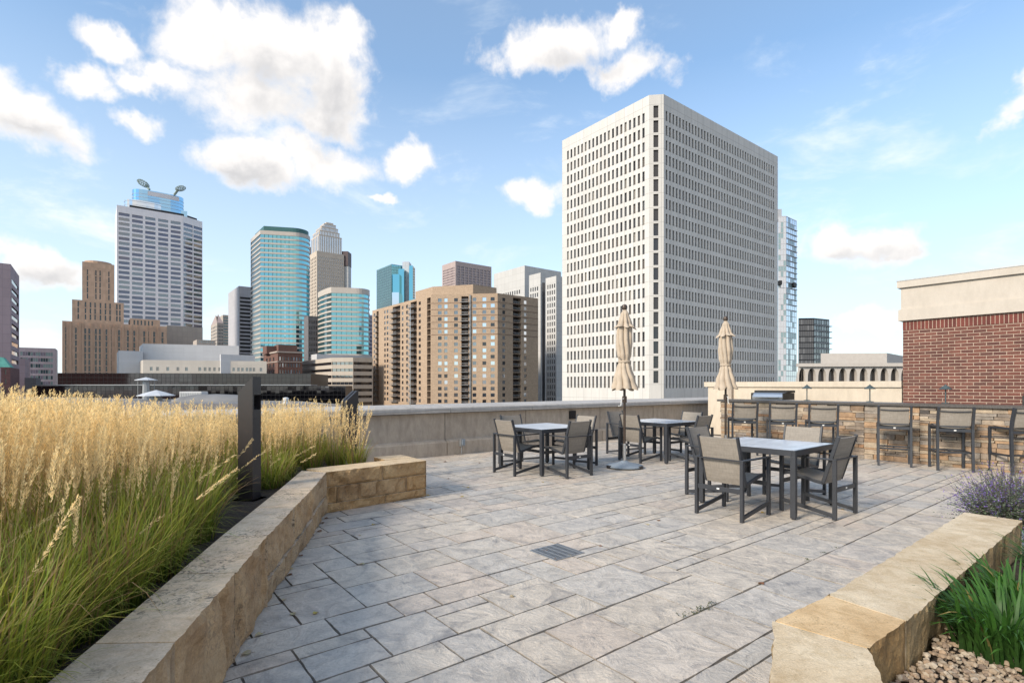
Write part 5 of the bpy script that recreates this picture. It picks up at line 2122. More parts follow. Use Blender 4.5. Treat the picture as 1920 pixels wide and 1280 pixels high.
# right face with an opening
zo0, zo1 = hh - 0.31, hh - 0.17
m_.poly([(w / 2, -d / 2, 0), (w / 2, d / 2, 0), (w / 2, d / 2, zo0), (w / 2, -d / 2, zo0)])
m_.poly([(w / 2, -d / 2, zo1), (w / 2, d / 2, zo1), (w / 2, d / 2, hh), (w / 2, -d / 2, hh)])
m_.poly([(w / 2, -d / 2, zo0), (w / 2, -d / 2 + 0.02, zo0), (w / 2, -d / 2 + 0.02, zo1), (w / 2, -d / 2, zo1)])
m_.build('housing', MT['graphite'], t, merge=True)
m_ = MB()
c_ = []
for k in range(9):
    a = -PI / 2 + PI * k / 8
    c_.append((w / 2 - 0.075 + 0.0 * a, zo0 + (zo1 - zo0) * k / 8, 0.05 * math.cos(a)))
for k in range(8):
    x0_, z0_, q0 = c_[k]
    x1_, z1_, q1 = c_[k + 1]
    m_.poly([(w / 2 - 0.03 - q0, -d / 2 + 0.02, z0_), (w / 2 - 0.03 - q0, d / 2 - 0.004, z0_), (w / 2 - 0.03 - q1, d / 2 - 0.004, z1_), (w / 2 - 0.03 - q1, -d / 2 + 0.02, z1_)])
m_.poly([(w / 2 - 0.001, -d / 2 + 0.02, zo0 - 0.002), (w / 2 - 0.001, d / 2 - 0.002, zo0 - 0.002), (w / 2 - 0.09, d / 2 - 0.002, zo0 - 0.002), (w / 2 - 0.09, -d / 2 + 0.02, zo0 - 0.002)])
m_.build('lamp_niche', MT['black'], t)
m_ = MB()
m_.box((0.0, 0, hh - 0.395), (w + 0.003, d + 0.003, 0.003))
m_.build('housing_seam', MT['black'], t)
m_ = MB()
m_.box((0, 0, -0.02), (w + 0.10, d + 0.10, 0.05))
m_.build('footing', MT['precast'], t, bevel=0.004)
bollard(-2.36, 7.75, R(-44), 1.0, 0.15, 0.20, 'farther graphite bollard, half hidden by seed heads, with a slotted wedge top')

# ---- dining tables and chairs
def table(x, y, rz, label, first=None):
    if first is not None:
        return dup(first, (x, y, 0), rz, label)
    t = thing('dining_table', label, 'table', (x, y, 0), rz, group='square patio dining tables')
    s = 0.56
    m_ = MB()
    m_.box((0, 0, 0.727), (2 * s - 0.05, 2 * s - 0.05, 0.016))
    m_.build('tabletop', MT['tabletop'], t, bevel=0.002)
    m_ = MB()
    for a, b_ in (((-s, -s), (s, -s)), ((s, -s), (s, s)), ((s, s), (-s, s)), ((-s, s), (-s, -s))):
        p, q = Vector((*a, 0.703)), Vector((*b_, 0.703))
        n_ = (Vector((0, 0, 0.703)) - (p + q) / 2).normalized()
        dd = (q - p).normalized()
        m_.bar(p + n_ * 0.0175 + dd * 0.001, q + n_ * 0.0175 - dd * 0.036, 0.035, 0.062)
    m_.build('apron', MT['frame'], t, bevel=0.002)
    for sx_ in (-1, 1):
        for sy_ in (-1, 1):
            m_ = MB()
            m_.box((sx_ * (s - 0.026), sy_ * (s - 0.026), 0.343), (0.055, 0.055, 0.658))
            m_.box((sx_ * (s - 0.026), sy_ * (s - 0.026), 0.007), (0.035, 0.035, 0.014))
            m_.build('leg', MT['frame'], t, bevel=0.003)
    return t


TR1 = R(40)
T1c, T2c, T3c = (3.07, 6.44), (0.56, 9.13), (2.90, 10.45)
tb = table(*T1c, TR1, 'nearest square dining table with a pale stone top')
table(*T2c, R(38), 'square dining table on the left, in front of the parapet', tb)
table(*T3c, R(38), 'square dining table in the middle distance behind the left umbrella', tb)


def chair(label):
    t = thing('sling_chair', label, 'chair', group='sling armchairs round the dining tables')
    W = 0.265
    tw_ = 0.034
    for sx_ in (-1, 1):
        m_ = MB()
        m_.box((sx_ * W, -0.28, 0.315), (tw_, 0.040, 0.63))
        m_.build('leg', MT['frame'], t, bevel=0.003)
        m_ = MB()
        m_.box((sx_ * W, 0.28, 0.315), (tw_, 0.040, 0.63))
        m_.build('leg', MT['frame'], t, bevel=0.003)
        m_ = MB()
        m_.bar((sx_ * W, -0.262, 0.045), (sx_ * W, 0.262, 0.13), 0.026, 0.038)
        m_.build('stretcher', MT['frame'], t, bevel=0.002)
        m_ = MB()
        m_.box((sx_ * W, 0.0, 0.638), (0.042, 0.60, 0.015))
        m_.build('armrest', MT['frame'], t, bevel=0.003)
    m_ = MB()
    m_.box((0, -0.285, 0.6365), (2 * W - 0.043, 0.030, 0.013))
    m_.build('arm_bar', MT['frame'], t, bevel=0.002)
    m_ = MB()
    m_.box((0, -0.28, 0.315), (2 * W - tw_ - 0.002, 0.022, 0.048))
    mf = MB()
    mf.box((0, 0.27, 0.345), (2 * W - tw_ - 0.002, 0.022, 0.045))
    mf.build('cross_rail', MT['frame'], t, bevel=0.002)
    rl = m_.build('cross_rail', MT['frame'], t, bevel=0.002)
    m_ = MB()
    m_.box((0.0, -0.2925, 0.317), (0.03, 0.003, 0.016))
    m_.build('maker_tag', MT['tagwhite'], rl)
    # sling side rails: seat then back
    seat = [(0.275, 0.425), (0.22, 0.442), (0.10, 0.425), (-0.06, 0.385), (-0.145, 0.372)]
    back = [(-0.145, 0.372), (-0.165, 0.43), (-0.235, 0.66), (-0.305, 0.885)]
    for sx_ in (-1, 1):
        m_ = MB()
        m_.strip([(sx_ * 0.228, y, z) for y, z in seat], 0.024, 0.034)
        m_.strip([(sx_ * 0.228, y, z) for y, z in back], 0.024, 0.036)
        m_.build('side_rail', MT['frame'], t, bevel=0.003)
    # sling fabric with a little sag
    m_ = MB()

    def sheet(pts_, th, sag):
        nx = 6
        k = len(pts_)
        for sgn in (1, -1):
            vs, fs = [], []
            for i, (y, z) in enumerate(pts_):
                a = Vector(pts_[max(i - 1, 0)])
                b2 = Vector(pts_[min(i + 1, k - 1)])
                dd = (b2 - a).normalized()
                nn_ = Vector((-dd.y, dd.x))
                for j in range(nx + 1):
                    x = -0.222 + 0.444 * j / nx
                    s_ = sag * (1 - (x / 0.222) ** 2)
                    p = Vector((y, z)) + nn_ * (sgn * th / 2 + s_)
                    vs.append((x, p.x, p.y))
            for i in range(k - 1):
                for j in range(nx):
                    o_ = i * (nx + 1) + j
                    f = (o_, o_ + 1, o_ + nx + 2, o_ + nx + 1)
                    fs.append(f if sgn > 0 else tuple(reversed(f)))
            m_.mesh(vs, fs)
            if sgn > 0:
                keep = vs
        # close the two ends
        n0 = len(m_.v)
        for row in (0, k - 1):
            for j in range(nx):
                a1, a2 = keep[row * (nx + 1) + j], keep[row * (nx + 1) + j + 1]
                b1_, b2_ = vs[row * (nx + 1) + j], vs[row * (nx + 1) + j + 1]
                m_.poly([a1, a2, b2_, b1_])
    sheet([(0.27, 0.430), (0.215, 0.450), (0.10, 0.433), (0.02, 0.413), (-0.06, 0.394), (-0.125, 0.380)], 0.014, 0.010)
    m_.build('seat', MT['sling'], t, smooth=True, angle=60)
    m_ = MB()
    sheet([(-0.142, 0.365), (-0.160, 0.40), (-0.195, 0.52), (-0.235, 0.66), (-0.270, 0.78), (-0.299, 0.868)], 0.016, 0.008)
    m_.build('backrest', MT['sling'], t, smooth=True, angle=60)
    return t


ch = chair('x')
used = False


def put_chair(tc, side_deg, dist, label, lat=0.0, twist=0.0):
    """side_deg: world direction from the table centre to the chair; the chair looks back at the table"""
    global used
    a = R(side_deg)
    x = tc[0] + math.cos(a) * dist - math.sin(a) * lat
    y = tc[1] + math.sin(a) * dist + math.cos(a) * lat
    rz = a + PI / 2 + R(twist)          # local +y (front) points to the table: direction a + 180
    if not used:
        used = True
        ch.location = (x, y, 0)
        ch.rotation_euler = (0, 0, rz)
        ch['label'] = label
    else:
        dup(ch, (x, y, 0), rz, label)


put_chair(T1c, 218, 0.80, 'biggest sling chair, with its pale back to us at the left of the nearest table', lat=0.02)
put_chair(T1c, 307, 0.56, 'sling chair with a shaded back at the right front of the nearest table', lat=0.07)
put_chair(T1c, 41, 0.83, 'sling chair facing us on the bar side of the nearest table')
put_chair(T1c, 128, 0.64, 'dark-backed sling chair behind the nearest table on its left')
put_chair(T2c, 219, 0.60, 'sling chair with its pale back to us at the left table')
put_chair(T2c, 308, 0.67, 'sling chair with a dark back at the right front of the left table', lat=-0.12)
put_chair(T2c, 38, 0.72, 'pale sling chair on the far right side of the left table')
put_chair(T2c, 128, 0.66, 'dark sling chair between the left table and the parapet')
put_chair(T3c, 214, 0.56, 'sling chair just right of the umbrella pole at the middle table')
put_chair(T3c, 308, 0.62, 'dark-backed sling chair at the right front of the middle table', lat=0.1)
put_chair(T3c, 38, 0.80, 'pale sling chair facing us across the middle table')
put_chair(T3c, 128, 0.85, 'dark sling chair mostly behind the umbrella pole, nearest the parapet')


# ---- bar stools
def stool():
    t = thing('bar_stool', 'x', 'bar stool', group='high sling stools along the stone bar')
    W = 0.235
    for sx_ in (-1, 1):
        m_ = MB()
        m_.strip([(sx_ * W, -0.245, 0.0), (sx_ * W, -0.225, 0.35), (sx_ * W, -0.215, 0.70), (sx_ * W, -0.235, 0.86), (sx_ * W, -0.285, 1.07)], 0.036, 0.046)
        m_.build('leg', MT['frame'], t, bevel=0.003)
        m_ = MB()
        m_.box((sx_ * W, 0.22, 0.36), (0.036, 0.040, 0.72))
        m_.build('leg', MT['frame'], t, bevel=0.003)
        m_ = MB()
        m_.bar((sx_ * W, -0.20, 0.30), (sx_ * W, 0.20, 0.30), 0.022, 0.032)
        m_.build('stretcher', MT['frame'], t, bevel=0.002)
        m_ = MB()
        m_.bar((sx_ * W, -0.19, 0.735), (sx_ * W, 0.24, 0.735), 0.03, 0.034)
        m_.build('side_rail', MT['frame'], t, bevel=0.002)
    m_ = MB()
    m_.box((0, -0.215, 0.675), (2 * W - 0.04, 0.026, 0.05))
    mf = MB()
    mf.box((0, 0.225, 0.69), (2 * W - 0.04, 0.026, 0.04))
    mf.build('cross_rail', MT['frame'], t, bevel=0.002)
    rl = m_.build('cross_rail', MT['frame'], t, bevel=0.002)
    m_ = MB()
    m_.box((0.0, -0.2295, 0.678), (0.032, 0.003, 0.018))
    m_.build('maker_tag', MT['tagwhite'], rl)
    m_ = MB()
    m_.box((0, -0.13, 0.30), (2 * W - 0.024, 0.02, 0.028))
    m_.box((0, 0.215, 0.31), (2 * W - 0.04, 0.026, 0.030))
    m_.bar((0, -0.13, 0.30), (0, 0.21, 0.305), 0.012, 0.02)
    m_.build('footrest', MT['frame'], t, bevel=0.002)
    m_ = MB()
    pts = [(-W + 0.01 + (2 * W - 0.02) * k / 8, -0.285 - 0.02 * math.sin(PI * k / 8), 1.0 - 0.010 * math.sin(PI * k / 8)) for k in range(9)]
    m_.tube(pts, 0.009, 6)
    m_.build('back_bar', MT['frame'], t, smooth=True)
    for nm, pr, x_ in (('seat', [(0.235, 0.742), (0.19, 0.757), (0.0, 0.742), (-0.18, 0.735)], 0.215), ('backrest', [(-0.212, 0.755), (-0.225, 0.79), (-0.24, 0.90), (-0.272, 1.045)], 0.205)):
        m_ = MB()
        nx = 6
        for sgn in (1, -1):
            vs, fs = [], []
            for i, (y, z) in enumerate(pr):
                for j in range(nx + 1):
                    x = -x_ + 2 * x_ * j / nx
                    s_ = 0.018 * (1 - (x / x_) ** 2)
                    if nm == 'seat':
                        vs.append((x, y, z - s_ + sgn * 0.008))
                    else:
                        vs.append((x, y - s_ + sgn * 0.009, z))
            for i in range(len(pr) - 1):
                for j in range(nx):
                    o_ = i * (nx + 1) + j
                    fs.append((o_, o_ + 1, o_ + nx + 2, o_ + nx + 1))
            m_.mesh(vs, fs)
        K = (nx + 1)
        tot = K * len(pr)
        for row in (0, len(pr) - 1):
            for j in range(nx):
                o_ = row * K + j
                m_.poly([m_.v[o_], m_.v[o_ + 1], m_.v[tot + o_ + 1], m_.v[tot + o_]])
        m_.build(nm, MT['sling'], t, smooth=True, angle=60)
    return t


st = stool()
stools = [((1392, 11.15), 12, 'leftmost bar stool, next to the far umbrella and the end of the bar'),
          ((1465, 10.75), 20, 'second bar stool from the left, in front of the left grill'),
          ((1540, 10.25), 22, 'third bar stool from the left, its seat turned to the right'),
          ((1676, 9.62), 33, 'bar stool with its back square to us, against the cream wall end'),
          ((1782, 9.09), 24, 'bar stool below the right lamp, in front of the brick building'),
          ((1905, 8.70), 6, 'rightmost bar stool, cut by the edge of the photo behind the catmint')]
for i, ((px_, Y), ang, lab) in enumerate(stools):
    p = C(px_, Y)
    rz = -R(ang)
    if i == 0:
        st.location = (p.x, p.y, 0)
        st.rotation_euler = (0, 0, rz)
        st['label'] = lab
    else:
        dup(st, (p.x, p.y, 0), rz, lab)


# ---- closed umbrellas
def umbrella(x, y, rz, label, seed, base_scale=1.0):
    t = thing('closed_umbrella', label, 'umbrella', (x, y, 0), rz, group='closed market umbrellas')
    m_ = MB()
    m_.tube([(0, 0, 0.05), (0, 0, 0.42)], 0.028, 14)
    m_.build('base_tube', MT['steel'], t, smooth=True)
    m_ = MB()
    m_.tube([(0, 0, 0.42), (0, 0, 2.74)], 0.022, 14)
    m_.build('pole', MT['bronze'], t, smooth=True)
    m_ = MB()
    m_.lathe([(0.02, 2.735), (0.045, 2.75), (0.052, 2.79), (0.04, 2.822), (0.012, 2.835)], 14)
    m_.build('finial', MT['bronze'], t, smooth=True)
    m_ = MB()
    m_.tube([(0, 0, 1.13), (0, 0, 1.24)], 0.040, 12)
    m_.build('crank_housing', MT['bronze'], t, smooth=True)
    m_ = MB()
    m_.bar((-0.03, -0.03, 1.20), (-0.085, -0.05, 1.195), 0.014, 0.014)
    m_.bar((-0.085, -0.05, 1.20), (-0.10, -0.055, 1.08), 0.014, 0.010)
    m_.bar((-0.10, -0.055, 1.08), (-0.15, -0.07, 1.075), 0.014, 0.014)
    m_.build('crank_handle', MT['tagwhite'], t)
    # canopy: a gathered sleeve with eight folds
    r_ = random.Random(seed)
    nf = 8
    ph = [r_.uniform(-0.25, 0.25) for _ in range(nf)]
    lens = [r_.uniform(-0.055, 0.03) for _ in range(nf)]

    def gather(prof, name, foldamp, twist):
        m_ = MB()
        n = 96
        K = len(prof)
        vs = []
        for i, (z, r) in enumerate(prof):
            f = i / (K - 1)
            for k in range(n):
                a = 2 * PI * k / n
                fi = a / (2 * PI) * nf
                seg = int(fi) % nf
                w = fi - int(fi)
                lobe = abs(math.sin(PI * w)) ** 0.7
                am = foldamp(f)
                rr_ = r * (1 - am + am * lobe * (1 + 0.25 * ph[seg]))
                rr_ *= 1 + 0.10 * noise.noise(Vector((math.cos(a) * 2, math.sin(a) * 2, z * 5 + seed)))
                a2 = a + twist * f + 0.25 * noise.noise(Vector((0, seed, z * 2.5)))
                zz = z + (lens[seg] * (lobe - 0.3) * (1.0 if f > 0.85 else 0) * 1.0)
                if f > 0.97:
                    zz += 0.03 * (1 - lobe)
                vs.append((rr_ * math.cos(a2) + 0.008 * math.sin(z * 4 + seed), rr_ * math.sin(a2), zz))
        fs = []
        for i in range(K - 1):
            for k in range(n):
                fs.append((i * n + k, (i + 1) * n + k, (i + 1) * n + (k + 1) % n, i * n + (k + 1) % n))
        fs.append(tuple(range(n)))
        m_.mesh(vs, fs)
        return m_.build(name, MT['canvas'], t, smooth=True, angle=70)

    def interp(keys, n):
        out = []
        for i in range(n):
            z = keys[0][0] + (keys[-1][0] - keys[0][0]) * i / (n - 1)
            for (za, ra), (zb, rb) in zip(keys, keys[1:]):
                if za >= z >= zb:
                    w = (za - z) / (za - zb)
                    w = w * w * (3 - 2 * w)
                    out.append((z, ra + (rb - ra) * w))
                    break
        return out
    gather(interp([(2.735, 0.035), (2.66, 0.075), (2.50, 0.125), (2.42, 0.205)], 16), 'vent_cap', lambda f: 0.08 + 0.34 * f, 0.1)
    gather(interp([(2.60, 0.06), (2.40, 0.135), (2.15, 0.148), (1.98, 0.128), (1.85, 0.098), (1.83, 0.098), (1.74, 0.128), (1.50, 0.20), (1.355, 0.245)], 46), 'canopy', lambda f: 0.30 if f < 0.5 else 0.18 + 0.30 * (f - 0.5), 0.9)
    m_ = MB()
    m_.lathe([(0.112, 1.825), (0.116, 1.84), (0.112, 1.858)], 24)
    m_.bar((-0.09, -0.06, 1.86), (-0.16, -0.08, 1.92), 0.02, 0.012)
    m_.build('tie_strap', MT['canvas'], t)
    return t


def ubase(x, y, label, sc=1.0, rz=0.0):
    t = thing('umbrella_base', label, 'umbrella base', (x, y, 0), rz)
    m_ = MB()
    m_.lathe([(0.30, 0.012), (0.318, 0.022), (0.320, 0.036), (0.29, 0.055), (0.20, 0.070), (0.12, 0.086), (0.07, 0.104), (0.052, 0.12)], 40)
    m_.build('weight', MT['basegrey'], t, smooth=True, angle=45)
    for a in (200, 320, 80):
        m_ = MB()
        m_.box((0.295 * math.cos(R(a)), 0.295 * math.sin(R(a)), 0.027), (0.11, 0.06, 0.052), rz=R(a + 90))
        m_.build('foot', MT['graphite'], t, bevel=0.004)


umbrella(1.955, 9.27, 0.3, 'closed sand-coloured umbrella with its pole in front of the middle table', 3)
ubase(1.955, 9.27, 'round grey wheeled base under the left umbrella')
umbrella(4.35, 10.86, 1.1, 'closed sand-coloured umbrella by the end of the stone bar', 9)
ubase(4.35, 10.86, 'round grey base under the right umbrella, hidden behind the nearest table')

# ------------------------------------------------------------------ planting
def fast_mesh(name, verts, faces4, cols, mat, uvs=None):
    """verts (N,3), faces4 (M,4), cols (M,3)"""
    me = bpy.data.meshes.new(name)
    nv, nf = len(verts), len(faces4)
    me.vertices.add(nv)
    me.vertices.foreach_set('co', verts.astype(np.float32).ravel())
    me.loops.add(nf * 4)
    me.loops.foreach_set('vertex_index', faces4.astype(np.int32).ravel())
    me.polygons.add(nf)
    me.polygons.foreach_set('loop_start', np.arange(0, nf * 4, 4, dtype=np.int32))
    me.polygons.foreach_set('loop_total', np.full(nf, 4, dtype=np.int32))
    me.update()
    ca = me.color_attributes.new('Col', 'FLOAT_COLOR', 'CORNER')
    cc = np.ones((nf * 4, 4), np.float32)
    cc[:, :3] = np.repeat(cols, 4, axis=0)
    ca.data.foreach_set('color', cc.ravel())
    me.materials.append(mat)
    me.validate()
    o = bpy.data.objects.new(name, me)
    COL.objects.link(o)
    return o


def leafmat(name, rough=0.55, trans=0.35):
    m, nt, b = newmat(name)
    a = nt.nodes.new('ShaderNodeAttribute')
    a.attribute_name = 'Col'
    nt.links.new(a.outputs['Color'], b.inputs['Base Color'])
    b.inputs['Roughness'].default_value = rough
    tr = nt.nodes.new('ShaderNodeBsdfTranslucent')
    nt.links.new(a.outputs['Color'], tr.inputs['Color'])
    ms = nt.nodes.new('ShaderNodeMixShader')
    ms.inputs[0].default_value = trans
    nt.links.new(b.outputs[0], ms.inputs[1])
    nt.links.new(tr.outputs[0], ms.inputs[2])
    out = [n for n in nt.nodes if n.type == 'OUTPUT_MATERIAL'][0]
    nt.links.new(ms.outputs[0], out.inputs[0])
    return m


MT['leaf'] = leafmat('grass_blade')
MT['plume'] = leafmat('seed_head', 0.8, 0.5)


class Acc:
    def __init__(s):
        s.v, s.f, s.c, s.n = [], [], [], 0

    def add(s, v, f, c):
        s.v.append(v)
        s.f.append(f + s.n)
        s.c.append(c)
        s.n += len(v)

    def make(s, name, mat):
        return fast_mesh(name, np.concatenate(s.v), np.concatenate(s.f), np.concatenate(s.c), mat)


def ribbons(acc, base, az, length, reach, droop, width, colbase, coltip, seg=5, waz=None, wpow=0.8):
    """curved blades; all args arrays of N (base N,3)"""
    N_ = len(base)
    t = np.linspace(0, 1, seg + 1)[None, :]
    h = reach[:, None] * (0.25 * t + 0.75 * t ** 2)
    z = length[:, None] * (t - droop[:, None] * t ** 3)
    dx, dy = np.cos(az)[:, None], np.sin(az)[:, None]
    cx = base[:, 0:1] + dx * h
    cy = base[:, 1:2] + dy * h
    cz = base[:, 2:3] + z
    wz = az + PI / 2 if waz is None else waz
    w = width[:, None] * (1 - t ** 2.2) ** wpow * 0.5 + 0.0002
    wx, wy = np.cos(wz)[:, None] * w, np.sin(wz)[:, None] * w
    L_ = np.stack([cx - wx, cy - wy, cz], -1)
    R_ = np.stack([cx + wx, cy + wy, cz], -1)
    V = np.stack([L_, R_], 2).reshape(-1, 3)      # N,(seg+1),2
    idx = np.arange(N_)[:, None] * (seg + 1) * 2 + np.arange(seg)[None, :] * 2
    F = np.stack([idx, idx + 1, idx + 3, idx + 2], -1).reshape(-1, 4)
    tm = (t[:, :-1] + 0.5 / seg)[..., None]
    Cc = colbase[:, None, :] * (1 - tm) + coltip[:, None, :] * tm
    acc.add(V, F, Cc.reshape(-1, 3))
    return np.stack([cx[:, -1], cy[:, -1], cz[:, -1]], -1)


def plumes(acc, base, d, length, rad, K, col, sz):
    """base N,3 ; d N,3 unit axis ; bristly spike of K small faces"""
    N_ = len(base)
    t = rng.random((N_, K)) ** 0.9
    th = rng.random((N_, K)) * 2 * PI
    ref = np.array([[1.0, 0.1, 0.0]])
    a = np.cross(d, ref)
    a /= np.linalg.norm(a, axis=1, keepdims=True)
    b = np.cross(d, a)
    pr = rad[:, None] * (0.25 + 1.1 * np.sin(PI * np.clip(t * 0.93 + 0.05, 0, 1)) ** 0.7) * rng.uniform(0.45, 1.05, (N_, K))
    rad_dir = a[:, None, :] * np.cos(th)[..., None] + b[:, None, :] * np.sin(th)[..., None]
    bend = (t ** 2)[..., None] * length[:, None, None] * 0.10 * np.concatenate([np.cos(base[:, 0:1] * 40), np.sin(base[:, 0:1] * 40), np.zeros((N_, 1))], 1)[:, None, :]
    cpos = base[:, None, :] + d[:, None, :] * (t * length[:, None])[..., None] + rad_dir * pr[..., None] * 0.5 + bend
    up = d[:, None, :] + rad_dir * 0.55
    up /= np.linalg.norm(up, axis=2, keepdims=True)
    side = np.cross(up, rad_dir + rng.normal(0, 0.6, (N_, K, 3)))
    side /= np.linalg.norm(side, axis=2, keepdims=True) + 1e-6
    lw = (sz[:, None] * rng.uniform(0.7, 1.3, (N_, K)))[..., None]
    p0 = cpos - side * lw * 0.22
    p1 = cpos + side * lw * 0.22
    p2 = cpos + side * lw * 0.13 + up * lw * 1.8
    p3 = cpos - side * lw * 0.13 + up * lw * 1.8
    V = np.stack([p0, p1, p2, p3], 2).reshape(-1, 3)
    F = np.arange(N_ * K * 4).reshape(-1, 4)
    Cc = (col[:, None, :] * rng.uniform(0.72, 1.22, (N_, K, 1))).reshape(-1, 3)
    acc.add(V, F, Cc)


def edge_x(y):
    pts = [(0.3, -1.2), (1.73, -1.50), (2.0, -1.565), (3.42, -1.865), (5.0, -2.17), (6.05, -2.40)]
    for (y0_, x0_), (y1_, x1_) in zip(pts, pts[1:]):
        if y <= y1_:
            return x0_ + (x1_ - x0_) * (y - y0_) / (y1_ - y0_)
    return None


SOILZ = 0.355
clumps = []
tries = 0
crng = random.Random(21)
while tries < 160000 and len(clumps) < 560:
    tries += 1
    y = crng.uniform(0.9, 9.4) if tries % 2 else crng.uniform(1.0, 5.5)
    x = crng.uniform(-9.6, -1.3)
    if x < -1.02 * y - 0.9:
        continue
    u = x * UX.x + y * UX.y
    v = x * VX.x + y * VX.y
    if v > 9.05:
        continue
    ex = edge_x(y)
    if ex is not None:
        if x > ex - 0.17:
            continue
    else:
        if u > 2.75 or (v < 6.72 and u > 1.9):
            continue
        if (Vector((x, y)) - Vector((-2.385, 6.2))).length < 0.42:
            continue
        if v < 6.35 + 0.0 * u:
            continue
    if (Vector((x, y)) - Vector((-2.49, 5.06))).length < 0.36:
        continue
    if abs((x / y) - (-2.49 / 5.06)) < 0.075 and 3.9 < y < 5.06:
        continue
    if (Vector((x, y)) - Vector((-2.36, 7.75))).length < 0.30:
        continue
    mind = 0.20 + 0.018 * y
    if any((x - a) ** 2 + (y - b_) ** 2 < mind * mind for a, b_ in clumps):
        continue
    clumps.append((x, y))

leafA, plumeA = Acc(), Acc()
for (x, y) in clumps:
    near = math.hypot(x, y)
    nb = 300 if near < 3.2 else (210 if near < 5 else 120)
    ex = edge_x(y)
    dist_edge = (ex - x) if ex is not None else 9
    base = np.zeros((nb, 3))
    rr_ = 0.13 * np.sqrt(rng.random(nb))
    aa = rng.random(nb) * 2 * PI
    base[:, 0] = x + rr_ * np.cos(aa)
    base[:, 1] = y + rr_ * np.sin(aa)
    base[:, 2] = SOILZ
    az = aa + rng.normal(0, 0.5, nb)
    ln = rng.uniform(0.24, 0.60, nb) * (1.0 if near < 5 else 0.80)
    reach = rng.uniform(0.04, 0.40, nb) * ln / 0.5 * (0.75 + 0.5 * rng.random(nb))
    droop = rng.uniform(0.05, 0.55, nb) * (reach / 0.4)
    wd = rng.uniform(0.0035, 0.0075, nb) * (1.0 if near < 4 else 1.5)
    g1 = np.array([0.045, 0.085, 0.010])
    g2 = np.array([0.24, 0.32, 0.028])
    g3 = np.array([0.46, 0.40, 0.06])
    g4 = np.array([0.30, 0.185, 0.075])
    k = rng.random((nb, 1))
    cb = g1 * (1 - k) + np.array([0.15, 0.20, 0.02]) * k
    k2 = rng.random((nb, 1))
    ct = g2 * (1 - k2) + g3 * k2 * 0.8 + g2 * 0.2 * k2
    dry = rng.random(nb) < 0.20
    ct[dry] = g4 * rng.uniform(0.8, 1.5, (dry.sum(), 1))
    cb[dry] = np.array([0.20, 0.15, 0.05])
    ribbons(leafA, base, az, ln, reach, droop, wd, cb, ct, 6)
    if dist_edge < 0.62:      # long outer blades that flop towards the wall
        ne = 70 if near < 4 else 45
        b2 = np.tile(np.array([[x, y, SOILZ]]), (ne, 1)) + rng.normal(0, 0.05, (ne, 3)) * np.array([[1, 1, 0]])
        kk = rng.random((ne, 1))
        l2 = rng.uniform(0.20, 0.42, ne)
        ribbons(leafA, b2, rng.normal(-0.15, 0.75, ne), l2, rng.uniform(0.10, 0.30, ne), rng.uniform(0.45, 0.85, ne), rng.uniform(0.004, 0.007, ne), cb[:ne] * 1.0, (g2 * (1 - kk) + g3 * kk), 7)
    # stalks
    ns = int((54 if near < 5 else 38) * (1.0 if dist_edge > 0.8 else (0.22 if dist_edge > 0.55 else 0.03)))
    if y < 2.3:
        ns = int(ns * 0.7)
    ns = max(ns, 2)
    top = 1.355 - 0.055 * max(0, y - 3) + 0.05 * math.sin(x * 2.1 + y) - (0.10 if dist_edge < 0.75 else 0)
    base = np.zeros((ns, 3))
    rr_ = 0.12 * np.sqrt(rng.random(ns))
    aa = rng.random(ns) * 2 * PI
    base[:, 0] = x + rr_ * np.cos(aa)
    base[:, 1] = y + rr_ * np.sin(aa)
    base[:, 2] = SOILZ
    pl = rng.uniform(0.19, 0.32, ns)
    hs = rng.normal(top, 0.07, ns) - pl - SOILZ - rng.uniform(0.05, 0.34, ns) * (rng.random(ns) < 0.6)
    hs = np.clip(hs, 0.25, top + 0.10 - pl - SOILZ)
    az = aa + rng.normal(0, 0.6, ns)
    az = np.where(rng.random(ns) < 0.45, rng.normal(0.5, 0.5, ns), az)
    reach = np.abs(rng.normal(0.045, 0.035, ns)) * hs / 0.7
    lean = rng.random(ns) < (0.015 if dist_edge > 0.75 else 0.10)
    reach[lean] += rng.uniform(0.1, 0.38, lean.sum())
    hs[lean] *= 0.8
    sc_ = np.array([[0.50, 0.35, 0.17]]) * rng.uniform(0.65, 1.15, (ns, 1))
    cbs = np.tile(np.array([[0.34, 0.26, 0.10]]), (ns, 1)) * rng.uniform(0.7, 1.2, (ns, 1))
    tip = ribbons(leafA, base, az, hs, reach, np.zeros(ns) + 0.02, np.full(ns, 0.0040 if near < 5 else 0.0055), cbs, sc_, 4, waz=rng.random(ns) * PI, wpow=0.05)
    dxy = reach * 1.75
    d = np.stack([np.cos(az) * dxy, np.sin(az) * dxy, hs], -1)
    d /= np.linalg.norm(d, axis=1, keepdims=True)
    K = 150 if near < 3.2 else (90 if near < 5 else 46)
    szv = np.full(ns, 0.0062 if near < 3.2 else (0.0080 if near < 5 else 0.0105)) * rng.uniform(0.9, 1.1, ns)
    colp = np.array([[0.95, 0.745, 0.40]]) * rng.uniform(0.80, 1.16, (ns, 1)) * np.array([[1, 1, 1]])
    plumes(plumeA, tip, d, pl, rng.uniform(0.0055, 0.0095, ns), K, colp, szv)
o = leafA.make('reed_grass', MT['leaf'])
tag(o, 'green and straw blades and stalks of the feather reed grass filling the left bed', 'grass', kind='stuff')
o = plumeA.make('seed_heads', MT['plume'])
tag(o, 'golden seed heads of the feather reed grass', 'grass', kind='stuff')


